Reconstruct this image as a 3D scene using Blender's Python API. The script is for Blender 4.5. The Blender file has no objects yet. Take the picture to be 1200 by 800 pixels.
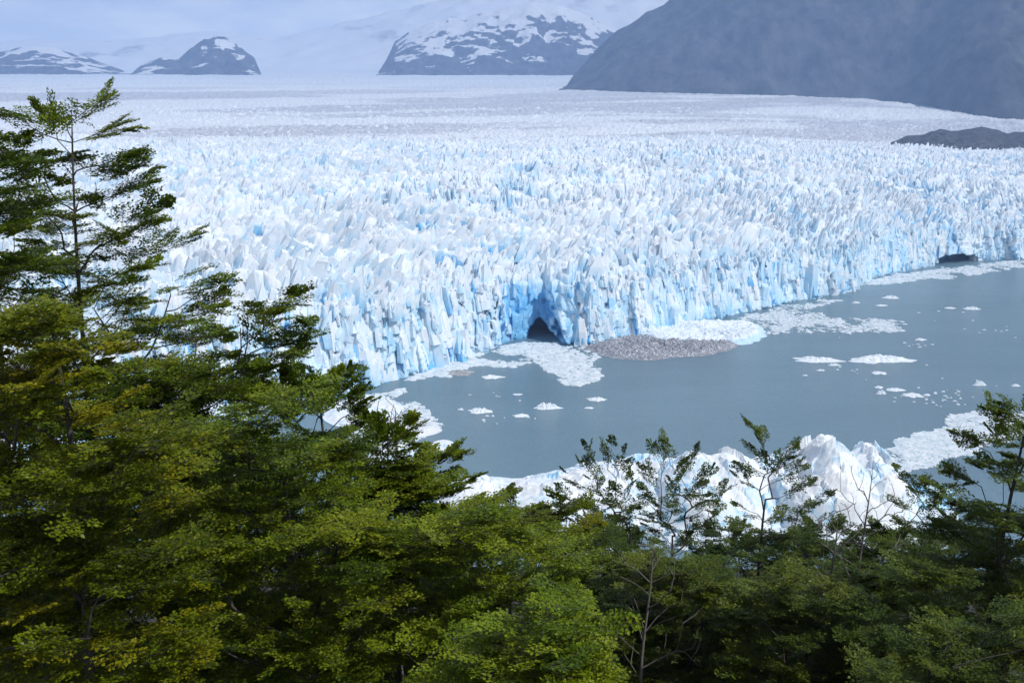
import bpy, math, random
import numpy as np

# ------------------------------------------------------------------ scene, camera, light
S = bpy.context.scene
COL = S.collection
R = math.radians
H = 145.0                      # camera above the lake
F = 1167.0                     # focal length in pixels of the 1200 x 800 photograph
PITCH = math.atan(240.0 / F)
CP, SP = math.cos(PITCH), math.sin(PITCH)

cam_d = bpy.data.cameras.new('camera')
cam_d.sensor_width = 36.0
cam_d.lens = 36.0 * F / 1200.0
cam_d.clip_start = 0.2
cam_d.clip_end = 80000.0
cam = bpy.data.objects.new('camera', cam_d)
COL.objects.link(cam)
cam.location = (0, 0, H)
cam.rotation_euler = (math.pi / 2 - PITCH, 0, 0)
S.camera = cam

SUN_EL, SUN_AZ = R(48), R(122)          # azimuth clockwise from +Y (the view direction)
world = bpy.data.worlds.new('World')
S.world = world
world.use_nodes = True
wn, wl = world.node_tree.nodes, world.node_tree.links
wn.clear()
w_out = wn.new('ShaderNodeOutputWorld')
w_bg = wn.new('ShaderNodeBackground')
w_bg.inputs['Strength'].default_value = 0.10
w_sky = wn.new('ShaderNodeTexSky')
w_sky.sky_type = 'NISHITA'
w_sky.sun_disc = False
w_sky.sun_elevation = SUN_EL
w_sky.sun_rotation = SUN_AZ
w_sky.altitude = 300
w_sky.air_density = 1.0
w_sky.dust_density = 1.5
# broken cloud over the blue sky
w_tc = wn.new('ShaderNodeTexCoord')
w_map = wn.new('ShaderNodeMapping')
w_map.inputs['Scale'].default_value = (1.6, 1.6, 5.0)
w_noise = wn.new('ShaderNodeTexNoise')
w_noise.inputs['Scale'].default_value = 4.0
w_noise.inputs['Detail'].default_value = 6
w_noise.inputs['Roughness'].default_value = 0.55
w_ramp = wn.new('ShaderNodeValToRGB')
w_ramp.color_ramp.elements[0].position = 0.40
w_ramp.color_ramp.elements[0].color = (0.60, 0.68, 0.84, 1)
w_ramp.color_ramp.elements[1].position = 0.62
w_ramp.color_ramp.elements[1].color = (1.0, 1.0, 0.97, 1)
w_mix = wn.new('ShaderNodeMixRGB')
w_mix.inputs['Fac'].default_value = 0.88
wl.new(w_tc.outputs['Generated'], w_map.inputs['Vector'])
wl.new(w_map.outputs['Vector'], w_noise.inputs['Vector'])
wl.new(w_noise.outputs['Fac'], w_ramp.inputs['Fac'])
wl.new(w_sky.outputs['Color'], w_mix.inputs['Color1'])
# the cloud bank lies low over the ice field; overhead it is broken and thinner
w_sep = wn.new('ShaderNodeSeparateXYZ')
wl.new(w_tc.outputs['Generated'], w_sep.inputs[0])
w_el = wn.new('ShaderNodeMapRange')
w_el.inputs['From Min'].default_value = 0.10; w_el.inputs['From Max'].default_value = 0.42
w_el.inputs['To Min'].default_value = 13.0; w_el.inputs['To Max'].default_value = 3.8
wl.new(w_sep.outputs['Z'], w_el.inputs['Value'])
w_mul = wn.new('ShaderNodeVectorMath'); w_mul.operation = 'SCALE'
wl.new(w_ramp.outputs['Color'], w_mul.inputs[0]); wl.new(w_el.outputs[0], w_mul.inputs['Scale'])
wl.new(w_mul.outputs[0], w_mix.inputs['Color2'])
wl.new(w_mix.outputs['Color'], w_bg.inputs['Color'])
wl.new(w_bg.outputs['Background'], w_out.inputs['Surface'])

sun_d = bpy.data.lights.new('sun', 'SUN')
sun_d.energy = 2.9
sun_d.angle = R(0.6)
sun_d.color = (1.0, 0.97, 0.93)
sun = bpy.data.objects.new('sun', sun_d)
COL.objects.link(sun)
sun.rotation_euler = (math.pi / 2 - SUN_EL, 0, -SUN_AZ + math.pi)
S.view_settings.view_transform = 'Standard'
S.view_settings.look = 'None'
S.view_settings.gamma = 1.0
S.view_settings.exposure = 0.28
S.view_settings.use_curve_mapping = False
S.cycles.use_denoising = True
S.cycles.max_bounces = 10
S.cycles.diffuse_bounces = 5
S.cycles.glossy_bounces = 3
S.cycles.transmission_bounces = 6
S.cycles.volume_bounces = 1
S.cycles.transparent_max_bounces = 4
S.cycles.caustics_reflective = False
S.cycles.caustics_refractive = False

# ------------------------------------------------------------------ helpers
def ray(px, py):
    """world direction of a point of the photograph (1200 x 800)"""
    u, v = (np.asarray(px, float) - 600) / F, (400 - np.asarray(py, float)) / F
    return u, CP + v * SP, -SP + v * CP

def on_level(px, py, z=0.0):
    dx, dy, dz = ray(px, py)
    t = (z - H) / dz
    return dx * t, dy * t

def at_depth(px, py, y):
    dx, dy, dz = ray(px, py)
    t = y / dy
    return np.stack([dx * t, np.zeros_like(dx) + y, H + dz * t], -1)

def h01(ix, iy, k=0):
    n = (ix.astype(np.int64) * 374761393 + iy.astype(np.int64) * 668265263 + k * 974634777) & 0xFFFFFFFF
    n = ((n ^ (n >> 13)) * 1274126177) & 0xFFFFFFFF
    n = ((n ^ (n >> 16)) * 2246822519) & 0xFFFFFFFF
    return ((n ^ (n >> 15)) & 0xFFFFFF).astype(np.float32) / 16777215.0

def vnoise(x, y, k=0):
    ix, iy = np.floor(x), np.floor(y)
    fx, fy = x - ix, y - iy
    fx = fx * fx * (3 - 2 * fx); fy = fy * fy * (3 - 2 * fy)
    ix = ix.astype(np.int64); iy = iy.astype(np.int64)
    a, b = h01(ix, iy, k), h01(ix + 1, iy, k)
    c, d = h01(ix, iy + 1, k), h01(ix + 1, iy + 1, k)
    return (a + (b - a) * fx) * (1 - fy) + (c + (d - c) * fx) * fy

def fbm(x, y, k=0, o=4, g=0.5):
    s, a, t = 0.0, 1.0, 0.0
    for i in range(o):
        s = s + a * vnoise(x * 2 ** i + 17.3 * i, y * 2 ** i - 9.1 * i, k + i * 7); t += a; a *= g
    return s / t

def ridged(x, y, k=0, o=5):
    s, a, t = 0.0, 1.0, 0.0
    for i in range(o):
        s = s + a * (1 - np.abs(2 * vnoise(x * 2 ** i + 5.7 * i, y * 2 ** i + 3.3 * i, k + i * 5) - 1)); t += a; a *= 0.5
    return s / t

def cells(x, y, k=0):
    """Voronoi: nearest two distances, id of the nearest cell (as lattice ints) and the offset from its seed"""
    ix, iy = np.floor(x).astype(np.int64), np.floor(y).astype(np.int64)
    f1 = np.full(x.shape, 9.0, np.float32); f2 = np.full(x.shape, 9.0, np.float32)
    cx = np.zeros(x.shape, np.int64); cy = np.zeros(x.shape, np.int64)
    ox = np.zeros(x.shape, np.float32); oy = np.zeros(x.shape, np.float32)
    for di in (-1, 0, 1):
        for dj in (-1, 0, 1):
            jx, jy = ix + di, iy + dj
            sx = (x - (jx + 0.1 + 0.8 * h01(jx, jy, k))).astype(np.float32)
            sy = (y - (jy + 0.1 + 0.8 * h01(jx, jy, k + 1))).astype(np.float32)
            d = np.sqrt(sx * sx + sy * sy)
            m = d < f1
            f2 = np.where(m, f1, np.minimum(f2, d))
            f1 = np.where(m, d, f1)
            cx = np.where(m, jx, cx); cy = np.where(m, jy, cy)
            ox = np.where(m, sx, ox); oy = np.where(m, sy, oy)
    return f1, f2, cx, cy, ox, oy

def smooth(a, b, x):
    t = np.clip((x - a) / (b - a), 0, 1)
    return t * t * (3 - 2 * t)

def shards(x, y, k, lo=0.3, hi=2.4):
    """chiselled blocks: every Voronoi cell is an irregular wedge with its own height; returns height and edge distance"""
    f1, f2, cx, cy, ox, oy = cells(x, y, k)
    drop = np.zeros(x.shape, np.float32)
    for q in range(3):
        a = 6.2832 * (h01(cx, cy, k + 10 + q) * 0.33 + q / 3.0) + 3.0 * h01(cx, cy, k + 20)
        s = lo + (hi - lo) * h01(cx, cy, k + 30 + q) ** 2
        drop = np.maximum(drop, s * (np.cos(a) * ox + np.sin(a) * oy))
    return h01(cx, cy, k + 40) - drop, f2 - f1, h01(cx, cy, k + 50)

def facets(x, y, k, tilt=1.0):
    f1, f2, cx, cy, ox, oy = cells(x, y, k)
    a = 6.2832 * h01(cx, cy, k + 60)
    return h01(cx, cy, k + 61) + tilt * (np.cos(a) * ox + np.sin(a) * oy), f2 - f1, h01(cx, cy, k + 62)

def mesh_from(name, verts, faces, mat, parent=None, smooth_shade=False, attrs=None):
    """verts (n,3); faces (m,4) or (m,3) integer array or a list of such arrays"""
    me = bpy.data.meshes.new(name)
    fl = faces if isinstance(faces, list) else [faces]
    fl = [np.asarray(f, np.int32) for f in fl if len(f)]
    verts = np.asarray(verts, np.float32)
    me.vertices.add(len(verts)); me.vertices.foreach_set('co', verts.ravel())
    loops = np.concatenate([f.ravel() for f in fl])
    sizes = np.concatenate([np.full(len(f), f.shape[1], np.int32) for f in fl])
    starts = np.concatenate([[0], np.cumsum(sizes)[:-1]]).astype(np.int32)
    me.loops.add(len(loops)); me.loops.foreach_set('vertex_index', loops)
    me.polygons.add(len(sizes)); me.polygons.foreach_set('loop_start', starts)
    me.polygons.foreach_set('loop_total', sizes)
    if smooth_shade:
        me.polygons.foreach_set('use_smooth', np.ones(len(sizes), bool))
    else:
        me.polygons.foreach_set('use_smooth', np.zeros(len(sizes), bool))
    for an, (vals) in (attrs or {}).items():
        at = me.attributes.new(an, 'FLOAT', 'POINT')
        at.data.foreach_set('value', np.asarray(vals, np.float32).ravel())
    me.update(calc_edges=True)
    for m in (mat if isinstance(mat, (list, tuple)) else [mat]):
        me.materials.append(m)
    o = bpy.data.objects.new(name, me)
    COL.objects.link(o)
    if parent is not None:
        o.parent = parent
    return o

def grid_faces(nr, nc, wrap=False):
    r = np.arange(nr - 1)[:, None]; c = np.arange(nc if wrap else nc - 1)[None, :]
    c2 = (c + 1) % nc
    return np.stack([r * nc + c, r * nc + c2, (r + 1) * nc + c2, (r + 1) * nc + c], -1).reshape(-1, 4)

def tag(o, label=None, cat=None, group=None, kind=None):
    if label: o['label'] = label
    if cat: o['category'] = cat
    if group: o['group'] = group
    if kind: o['kind'] = kind
    return o

def empty(name, loc=(0, 0, 0)):
    o = bpy.data.objects.new(name, None)
    o.location = loc
    o.empty_display_size = 0.5
    COL.objects.link(o)
    return o

# ------------------------------------------------------------------ materials
class Mat:
    def __init__(s, name):
        s.m = bpy.data.materials.new(name); s.m.use_nodes = True
        s.n, s.l = s.m.node_tree.nodes, s.m.node_tree.links
        s.b = s.n['Principled BSDF']; s.out = s.n['Material Output']
        s.geo = s.n.new('ShaderNodeNewGeometry')
    def attr(s, name):
        a = s.n.new('ShaderNodeAttribute'); a.attribute_name = name
        return a.outputs['Fac']
    def pos(s, scale=(1, 1, 1)):
        m = s.n.new('ShaderNodeVectorMath'); m.operation = 'MULTIPLY'
        s.l.new(s.geo.outputs['Position'], m.inputs[0]); m.inputs[1].default_value = scale
        return m.outputs[0]
    def noise(s, scale, detail=4, rough=0.55, stretch=(1, 1, 1)):
        t = s.n.new('ShaderNodeTexNoise')
        t.inputs['Scale'].default_value = scale; t.inputs['Detail'].default_value = detail
        t.inputs['Roughness'].default_value = rough
        s.l.new(s.pos(stretch), t.inputs['Vector'])
        return t.outputs['Fac']
    def ramp(s, fac, *stops):
        t = s.n.new('ShaderNodeValToRGB')
        e = t.color_ramp.elements
        while len(e) < len(stops): e.new(0.5)
        for q, (p, c) in zip(e, stops):
            q.position = p; q.color = (c, c, c, 1) if isinstance(c, (int, float)) else (*c, 1)
        s.l.new(fac, t.inputs['Fac'])
        return t.outputs['Color']
    def mix(s, fac, a, b, op='MIX'):
        t = s.n.new('ShaderNodeMixRGB'); t.blend_type = op
        for i, v in (('Fac', fac), ('Color1', a), ('Color2', b)):
            if isinstance(v, (int, float)): t.inputs[i].default_value = v if i == 'Fac' else (v, v, v, 1)
            elif isinstance(v, tuple): t.inputs[i].default_value = (*v, 1)
            else: s.l.new(v, t.inputs[i])
        return t.outputs['Color']
    def math(s, op, a, b=0.0):
        t = s.n.new('ShaderNodeMath'); t.operation = op
        for i, v in enumerate((a, b)):
            if isinstance(v, (int, float)): t.inputs[i].default_value = v
            else: s.l.new(v, t.inputs[i])
        return t.outputs[0]
    def normal_z(s):
        t = s.n.new('ShaderNodeSeparateXYZ'); s.l.new(s.geo.outputs['Normal'], t.inputs[0])
        return t.outputs['Z']
    def color(s, c):
        if isinstance(c, tuple): s.b.inputs['Base Color'].default_value = (*c, 1)
        else: s.l.new(c, s.b.inputs['Base Color'])
    def rough(s, r): s.b.inputs['Roughness'].default_value = r
    def bump(s, h, dist, strength=1.0):
        t = s.n.new('ShaderNodeBump'); t.inputs['Distance'].default_value = dist
        t.inputs['Strength'].default_value = strength
        s.l.new(h, t.inputs['Height']); s.l.new(t.outputs['Normal'], s.b.inputs['Normal'])

def ice_material(name, scale=1.0):
    """glacier ice: white weathered crust, blue dense ice where it broke open (attribute fresh), rock dust and painted cloud shadow (attribute dirt)"""
    m = Mat(name)
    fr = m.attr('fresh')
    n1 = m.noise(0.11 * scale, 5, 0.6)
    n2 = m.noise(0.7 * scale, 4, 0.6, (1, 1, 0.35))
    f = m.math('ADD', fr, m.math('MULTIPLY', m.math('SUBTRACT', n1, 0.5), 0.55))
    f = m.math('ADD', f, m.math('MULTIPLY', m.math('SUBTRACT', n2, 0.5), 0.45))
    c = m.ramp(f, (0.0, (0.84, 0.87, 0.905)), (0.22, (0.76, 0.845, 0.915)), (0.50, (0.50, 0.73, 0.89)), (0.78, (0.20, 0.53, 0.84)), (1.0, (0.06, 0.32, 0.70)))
    dn = m.noise(0.5 * scale, 6, 0.7)
    d = m.math('MULTIPLY', m.attr('dirt'), m.ramp(dn, (0.30, 0.0), (0.58, 1.0)))
    dn2 = m.ramp(m.noise(0.035 * scale, 4, 0.6), (0.36, 0.45), (0.64, 1.0))
    d = m.math('MULTIPLY', d, dn2)
    c = m.mix(d, c, (0.42, 0.435, 0.49))
    m.color(c); m.rough(0.62)
    m.b.inputs['Specular IOR Level'].default_value = 0.25
    m.bump(m.noise(0.8 * scale, 6, 0.68), 0.8 / scale, 0.4)
    return m.m

def simple_ice(name, col, blue, amount=0.5, bump=0.3, scale=0.5, ramp=(0.45, 0.75)):
    m = Mat(name)
    c = m.mix(m.math('MULTIPLY', m.ramp(m.noise(scale, 5, 0.6), (ramp[0], 0.0), (ramp[1], 1.0)), amount), col, blue)
    m.color(c); m.rough(0.6); m.b.inputs['Specular IOR Level'].default_value = 0.25
    m.bump(m.noise(scale * 3, 5, 0.65), bump, 0.7)
    return m.m

ICE = ice_material('glacier_ice')
BERG = ice_material('iceberg_ice', 2.5)
FLOE = simple_ice('floe_ice', (0.82, 0.86, 0.90), (0.55, 0.76, 0.88), 0.6, 0.25, 0.35)
BRASH = simple_ice('brash_ice', (0.78, 0.83, 0.87), (0.47, 0.60, 0.68), 0.9, 0.15, 0.18, (0.4, 0.7))
DEBRIS = simple_ice('debris_ice', (0.25, 0.26, 0.30), (0.74, 0.78, 0.84), 0.9, 0.6, 0.7, (0.50, 0.64))

def water_material():
    m = Mat('lake_water')
    big = m.noise(0.006, 4, 0.55, (1, 2.5, 1))
    m.color(m.mix(big, (0.122, 0.208, 0.268), (0.188, 0.295, 0.362)))
    m.rough(0.22)
    m.b.inputs['IOR'].default_value = 1.33
    m.b.inputs['Specular IOR Level'].default_value = 0.42
    w1 = m.noise(0.16, 5, 0.62, (0.6, 1.7, 1)); w2 = m.noise(0.8, 3, 0.6, (0.6, 1.6, 1))
    m.bump(m.math('ADD', w1, m.math('MULTIPLY', w2, 0.6)), 1.1, 0.9)
    return m.m
WATER = water_material()

def rock_material(name, rock, snow=None, lo=0.45, hi=0.6, zs=0.0, z0=0.0, steep=0.0, sc=0.003):
    m = Mat(name)
    c = m.mix(m.ramp(m.noise(sc * 3, 8, 0.68, (1, 0.5, 0.55)), (0.35, 0.0), (0.66, 1.0)), tuple(v * 0.35 for v in rock), tuple(min(1, v * 2.2) for v in rock))
    if snow:
        sep = m.n.new('ShaderNodeSeparateXYZ'); m.l.new(m.geo.outputs['Position'], sep.inputs[0])
        hgt = m.math('MULTIPLY', m.math('SUBTRACT', sep.outputs['Z'], z0), zs)
        f = m.math('ADD', m.noise(sc, 7, 0.62, (1, 1, 1.0)), hgt)
        f = m.math('ADD', f, m.math('MULTIPLY', m.math('SUBTRACT', m.normal_z(), 0.7), steep))
        c = m.mix(m.ramp(f, (lo, 0.0), (hi, 1.0)), c, snow)
    m.color(c); m.rough(0.9); m.b.inputs['Specular IOR Level'].default_value = 0.15
    m.bump(m.noise(sc * 6, 7, 0.65), 14.0, 0.8)
    return m.m

# ------------------------------------------------------------------ lake
xs = np.linspace(-6500, 6500, 66); ys = np.linspace(120, 11000, 56)
gx, gy = np.meshgrid(xs, ys)
tag(mesh_from('lake_water', np.stack([gx, gy, 0 * gx], -1).reshape(-1, 3), grid_faces(56, 66), WATER), kind='structure')

# ------------------------------------------------------------------ glacier
foot_px = [(-420, 760), (-200, 640), (0, 562), (150, 530), (300, 490), (400, 462), (440, 452), (500, 436), (560, 416), (600, 406), (640, 401), (692, 404),
           (760, 391), (830, 376), (890, 362), (940, 351), (1002, 341), (1014, 327), (1090, 312), (1140, 307), (1200, 304), (1350, 285), (1700, 262)]
fx, fy = on_level([p[0] for p in foot_px], [p[1] for p in foot_px])
f_u = fx / fy

NC, NF = 1150, 84
U = np.linspace(-0.68, 0.68, NC)
yf = np.interp(U, f_u, fy)
arc = np.concatenate([[0], np.cumsum(np.hypot(np.diff(U * yf), np.diff(yf)))])      # length along the front
yf = yf + 10 * (fbm(arc / 60, arc * 0, 3, 3) - 0.5)
s_rows = [0.0]
while s_rows[-1] < 1700: s_rows.append(s_rows[-1] + 0.0021 * (480 + s_rows[-1]))
while s_rows[-1] < 10200: s_rows.append(s_rows[-1] + 0.008 * (500 + s_rows[-1]))
s_rows = np.array(s_rows); NT = len(s_rows)

PROF_D = [0, 60, 300, 700, 1100, 1350, 1600, 2000, 3000, 4500, 6500, 8500, 10500]
PROF_Z = [42, 64, 90, 112, 128, 138, 138, 146, 212, 345, 505, 690, 850]

def surface(X, Y, D, Uc):
    """ice surface behind the front: mean level plus seracs"""
    # mean level against the distance behind the front
    base = np.interp(D, PROF_D, PROF_Z)
    right = smooth(0.18, 0.5, Uc)
    base = base - right * np.interp(D, [0, 400, 900, 1500, 2500, 6000], [0, 6, 16, 30, 20, 0])
    wx = X + 9 * (fbm(X / 45, Y / 45, 101, 3) - 0.5) * 2; wy = Y + 9 * (fbm(X / 45, Y / 45, 151, 3) - 0.5) * 2
    c, s = math.cos(0.72), math.sin(0.72)
    a, b = wx * c + wy * s, -wx * s + wy * c          # a along the front, b along the flow
    amp = 0.88 * np.interp(D, [0, 30, 900, 1250, 1650, 2600, 6000], [0.70, 1.05, 1.05, 0.85, 0.50, 0.38, 0.36])
    big = fbm(a / 170, b / 120, 7, 3) - 0.5
    h1, e1, r1 = shards(a / 27, b / 20, 200, 0.1, 1.0)
    h2, e2, r2 = shards(a / 13.5, b / 10.5, 300, 0.2, 1.7)
    h3, e3, r3 = shards(a / 6.0, b / 5.0, 400, 0.2, 1.4)
    rough = fbm(a / 90, b / 90, 55, 2)
    k2 = 0.55 + 0.9 * rough
    z = 26 * big + 11 * (h1 - 0.4) + 9.5 * k2 * (h2 - 0.4) + 2.6 * (h3 - 0.4)
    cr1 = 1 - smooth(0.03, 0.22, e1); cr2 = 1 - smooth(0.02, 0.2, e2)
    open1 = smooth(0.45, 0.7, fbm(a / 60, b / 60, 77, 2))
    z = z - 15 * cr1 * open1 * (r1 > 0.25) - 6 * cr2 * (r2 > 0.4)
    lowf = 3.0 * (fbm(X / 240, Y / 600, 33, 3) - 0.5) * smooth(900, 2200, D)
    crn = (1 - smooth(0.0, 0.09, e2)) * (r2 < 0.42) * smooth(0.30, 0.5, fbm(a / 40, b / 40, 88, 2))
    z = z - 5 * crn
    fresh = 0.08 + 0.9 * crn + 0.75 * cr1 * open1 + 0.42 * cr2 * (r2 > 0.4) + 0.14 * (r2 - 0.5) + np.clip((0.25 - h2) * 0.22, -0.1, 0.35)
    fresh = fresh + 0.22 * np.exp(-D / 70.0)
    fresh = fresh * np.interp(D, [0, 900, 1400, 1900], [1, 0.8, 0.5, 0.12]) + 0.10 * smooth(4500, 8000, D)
    # flow bands of rock dust, greyed further as painted cloud shadow on the upper ice
    flow = (X - 0.28 * Y) / (900 + 0.12 * Y)
    band = fbm((X + 0.9 * D) / 1100 + 1.2 * fbm(X / 700, D / 500, 92, 2), (D - 0.45 * X) / 420, 91, 5)
    dirt = (0.10 + 1.25 * smooth(0.44, 0.58, band)) * smooth(1150, 1600, D) * (1 - 0.85 * smooth(3800, 6800, D))
    dirt = dirt + 0.5 * smooth(0.52, 0.66, fbm(a / 38, b / 22, 19, 4)) * (1 - smooth(1000, 1700, D)) * (h2 > 0.1)
    mor = smooth(0.30, 0.5, Uc - 0.00002 * (D - 1500)) * smooth(1200, 2200, D)
    dirt = dirt + mor * smooth(0.5, 0.62, fbm(flow * 14, Y / 900, 291, 4)) * 0.8
    return base, amp * z + lowf, fresh, np.clip(dirt, 0, 1.25)

Uc2 = np.repeat(U[None, :], NT, 0)
Y2 = yf[None, :] + s_rows[:, None]
X2 = Uc2 * Y2
D2 = np.repeat(s_rows[:, None], NC, 1)
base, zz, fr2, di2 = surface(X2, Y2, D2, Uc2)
def soften(A):
    B = A.copy()
    B[1:-1] = 0.17 * A[:-2] + 0.66 * A[1:-1] + 0.17 * A[2:]
    C_ = B.copy()
    C_[:, 1:-1] = 0.17 * B[:, :-2] + 0.66 * B[:, 1:-1] + 0.17 * B[:, 2:]
    return C_
zz = soften(zz)
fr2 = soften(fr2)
lean = (0.18 + 1.1 * (fbm(X2 / 150, Y2 / 150, 613, 2) - 0.5)) * np.clip(zz, -14, 18) * smooth(0, 40, D2)
# single higher crests on the front
Z2 = base + zz
ker = np.ones(5) / 5
Z2[0] = np.convolve(np.pad(np.maximum(Z2[0], 24), 2, mode='edge'), ker, 'valid')
# the vertical front
zt = Z2[0]
tt = np.linspace(0, 1, NF)[:, None]
ZF = -0.5 + (zt[None, :] + 0.5) * tt
AR = np.repeat(arc[None, :], NF, 0) + 0.0 * ZF
warp = 5 * (fbm(AR / 14, ZF / 18, 500, 3) - 0.5)
g1, ge1, gr1 = facets((AR + warp + 0.22 * ZF) / 20, ZF / 46, 510, 0.9)
g2, ge2, gr2 = facets((AR + warp + 0.15 * ZF) / 8, ZF / 21, 520, 0.9)
g3, ge3, gr3 = facets(AR / 3.4, ZF / 7.0, 530, 0.8)
off = 5.0 * (ridged(AR / 26, ZF / 90, 560, 4) - 0.6) + 7.5 * (g1 - 0.5) + 4.2 * (g2 - 0.5) + 1.3 * (g3 - 0.5)
crk = (1 - smooth(0.01, 0.09, ge1)) * (gr1 > 0.72)
off = off + 0.0 * crk + 0.28 * ZF - 2.5
off = off * smooth(0, 0.08, tt) ** 0.5
frF = 0.30 + 0.36 * (gr1 - 0.4) + 0.30 * (gr2 - 0.5) + 0.5 * crk + 0.1 * (gr3 - 0.5)
frF = frF + 0.18 * smooth(0.55, 0.0, tt)
diF = 0.22 * smooth(0.5, 0.7, fbm(AR / 16, ZF / 24, 540, 4)) + 0 * ZF
off = soften(soften(off))
kk = np.exp(-s_rows[:, None] / 14.0)
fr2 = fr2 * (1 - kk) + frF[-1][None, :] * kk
# caves at the waterline and the broken blue alcove above the large one
def hollow(px, half_px, top_px, foot_py, depth, blue, skew=0.0, power=2.0, edge=0.9):
    global off, frF, diF
    cx, cy = on_level(px, foot_py)
    w = half_px / F * cy
    hh = (foot_py - top_px) / F * math.hypot(cx, cy) * 1.02
    dx = (U - cx / cy)[None, :] * cy / w - skew * (ZF / hh)
    e = np.abs(dx) ** power + np.clip(ZF / hh, 0, None) ** 1.5
    e = e + 0.5 * edge * (facets(AR / 5, ZF / 7, 571, 0.8)[0] - 0.5) + edge * (fbm(AR / 9, ZF / 12, 570, 3) - 0.5)
    k = smooth(1.15, 0.72, e)
    off = off * (1 - 0.6 * k) + depth * k
    frF = frF * (1 - k) + blue * k + 0.0
    diF = diF * (1 - k)
hollow(616, 40, 300, 402, 20, 0.74, -0.35, 1.4)
hollow(633, 14, 381, 402, 60, 1.0, -0.10, 0.95, 0.35)
hollow(1118, 30, 299, 308, 60, 0.75, 0.0, 1.6, 0.3)
hollow(1165, 28, 275, 305, 10, 0.45, 0.2, 1.6)
hollow(483, 8, 360, 442, 5, 0.55, 0.1, 1.6)
hollow(556, 6, 408, 417, 9, 0.6, 0.0, 1.6)
off = soften(soften(off)) + 2.6 * (g2 - 0.5) + 1.2 * (g3 - 0.5)
YF = yf[None, :] + off
XF = U[None, :] * YF
# the top starts where the front ends and eases back to the plain rows
ease = np.exp(-s_rows[:, None] / 30.0)
Y2 = Y2 + (off[-1])[None, :] * ease
X2 = Uc2 * Y2 + lean
# free standing blades of ice over the broken surface, and slabs on the front
def blades(cx, cy, cz, w, asp, rot, hgt, lx, ly, topf, fb, ft, dirt_shade_, rs, K=6, slant=0.5, sink=6.0):
    """irregular tapered prisms: w width, asp length / width, lx ly lean of the tip, topf size of the top against the foot"""
    n = len(cx)
    T = (np.arange(K) / K * 2 * math.pi)[None, :] + rs.uniform(-0.35, 0.35, (n, K))
    r = rs.uniform(0.72, 1.18, (n, K))
    a, b = np.cos(T) * r * (w * asp / 2)[:, None], np.sin(T) * r * (w / 2)[:, None]
    c, s_ = np.cos(rot)[:, None], np.sin(rot)[:, None]
    px_, py_ = a * c - b * s_, a * s_ + b * c
    ta = rs.uniform(0, 6.28, n)[:, None]
    tilt = (np.cos(ta) * px_ + np.sin(ta) * py_) * (slant * rs.uniform(0.3, 1.3, (n, 1)))
    rings, fr, di = [], [], []
    for k, (f, sc) in enumerate(((0.0, 1.0), (0.55, 0.5), (1.0, 0.0))):
        q = topf[:, None] + (1 - topf[:, None]) * (sc if k != 1 else rs.uniform(0.45, 0.85, (n, 1)))
        jit = rs.uniform(0.9, 1.1, (n, K))
        z = cz[:, None] - sink + (hgt + sink)[:, None] * f * rs.uniform(0.94, 1.0, (n, K)) + (tilt * q if k == 2 else 0)
        rings.append(np.stack([cx[:, None] + px_ * q * jit + lx[:, None] * f, cy[:, None] + py_ * q * jit + ly[:, None] * f, z], -1))
        fr.append(np.repeat((fb + (ft - fb) * (0.0, 0.6, 1.0)[k])[:, None], K, 1)); di.append(np.repeat((dirt_shade_ * (0, 0.5, 1)[k])[:, None], K, 1))
    V = np.stack(rings, 1).reshape(-1, 3)
    B = (np.arange(n) * 3 * K)[:, None]
    k0 = np.arange(K)[None, :]; k1 = (k0 + 1) % K
    fc = [np.stack([B + o + k0, B + o + k1, B + o + K + k1, B + o + K + k0], -1).reshape(-1, 4) for o in (0, K)]
    return V, np.concatenate(fc), B + 2 * K + k0, np.stack(fr, 1).ravel(), np.stack(di, 1).ravel()

def surf_at(u, sd):
    ci = np.clip((u - U[0]) / (U[1] - U[0]), 0, NC - 1.001); ri = np.clip(np.interp(sd, s_rows, np.arange(NT)), 0, NT - 1.001)
    c0, r0 = ci.astype(int), ri.astype(int)
    return base[r0, c0] + 0.55 * (Z2[r0, c0] - base[r0, c0]), np.interp(u, U, yf) + sd + off[-1][c0] * np.exp(-sd / 30.0)

rs = np.random.RandomState(404)
N0 = 190000
uu = rs.uniform(-0.66, 0.66, N0)
sd = 3 + 1850 * rs.uniform(0, 1, N0) ** 1.35
far_ = rs.uniform(0, 1, N0) < 0.16
sd = np.where(far_, rs.uniform(1300, 3600, N0), sd)
keep = rs.uniform(0, 1, N0) < np.clip((np.interp(uu, U, yf) + sd) / 1500, 0.25, 1.0)
uu, sd = uu[keep], sd[keep]
au = np.interp(uu, U, arc); ac = np.interp(14 / 705, U, arc)
keep = ~((np.abs(au - ac) < 30) & (sd < 24))
uu, sd = uu[keep], sd[keep]
bz, yy = surf_at(uu, sd)
xx = uu * yy
n = len(uu)
cA, sA = math.cos(0.72), math.sin(0.72)
aa, bb = xx * cA + yy * sA, -xx * sA + yy * cA
big_ = 26 * 0.88 * 0.45 * (fbm(aa / 170, bb / 120, 7, 3) - 0.5) + 5.0 * (ridged(aa / 85, bb / 48, 877, 3) - 0.62) * smooth(10, 60, sd)
grow = 0.55 + 0.9 * fbm(xx / 110, yy / 110, 811, 3)
fade = np.interp(sd, [0, 25, 1000, 1350, 1700, 3600], [0.7, 1, 1, 0.75, 0.32, 0.22])
w = np.minimum(1.5 + 4.6 * rs.uniform(0, 1, n) ** 2.6, 2.0 + 0.2 * sd) * np.interp(sd, [0, 1300, 1800, 3600], [1, 1.15, 1.2, 2.0])
hgt = w * rs.uniform(0.5, 1.9, n) * grow * fade * 1.15
lf = 1.0 * (fbm(xx / 130, yy / 130, 821, 2) - 0.42) * 2
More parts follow.
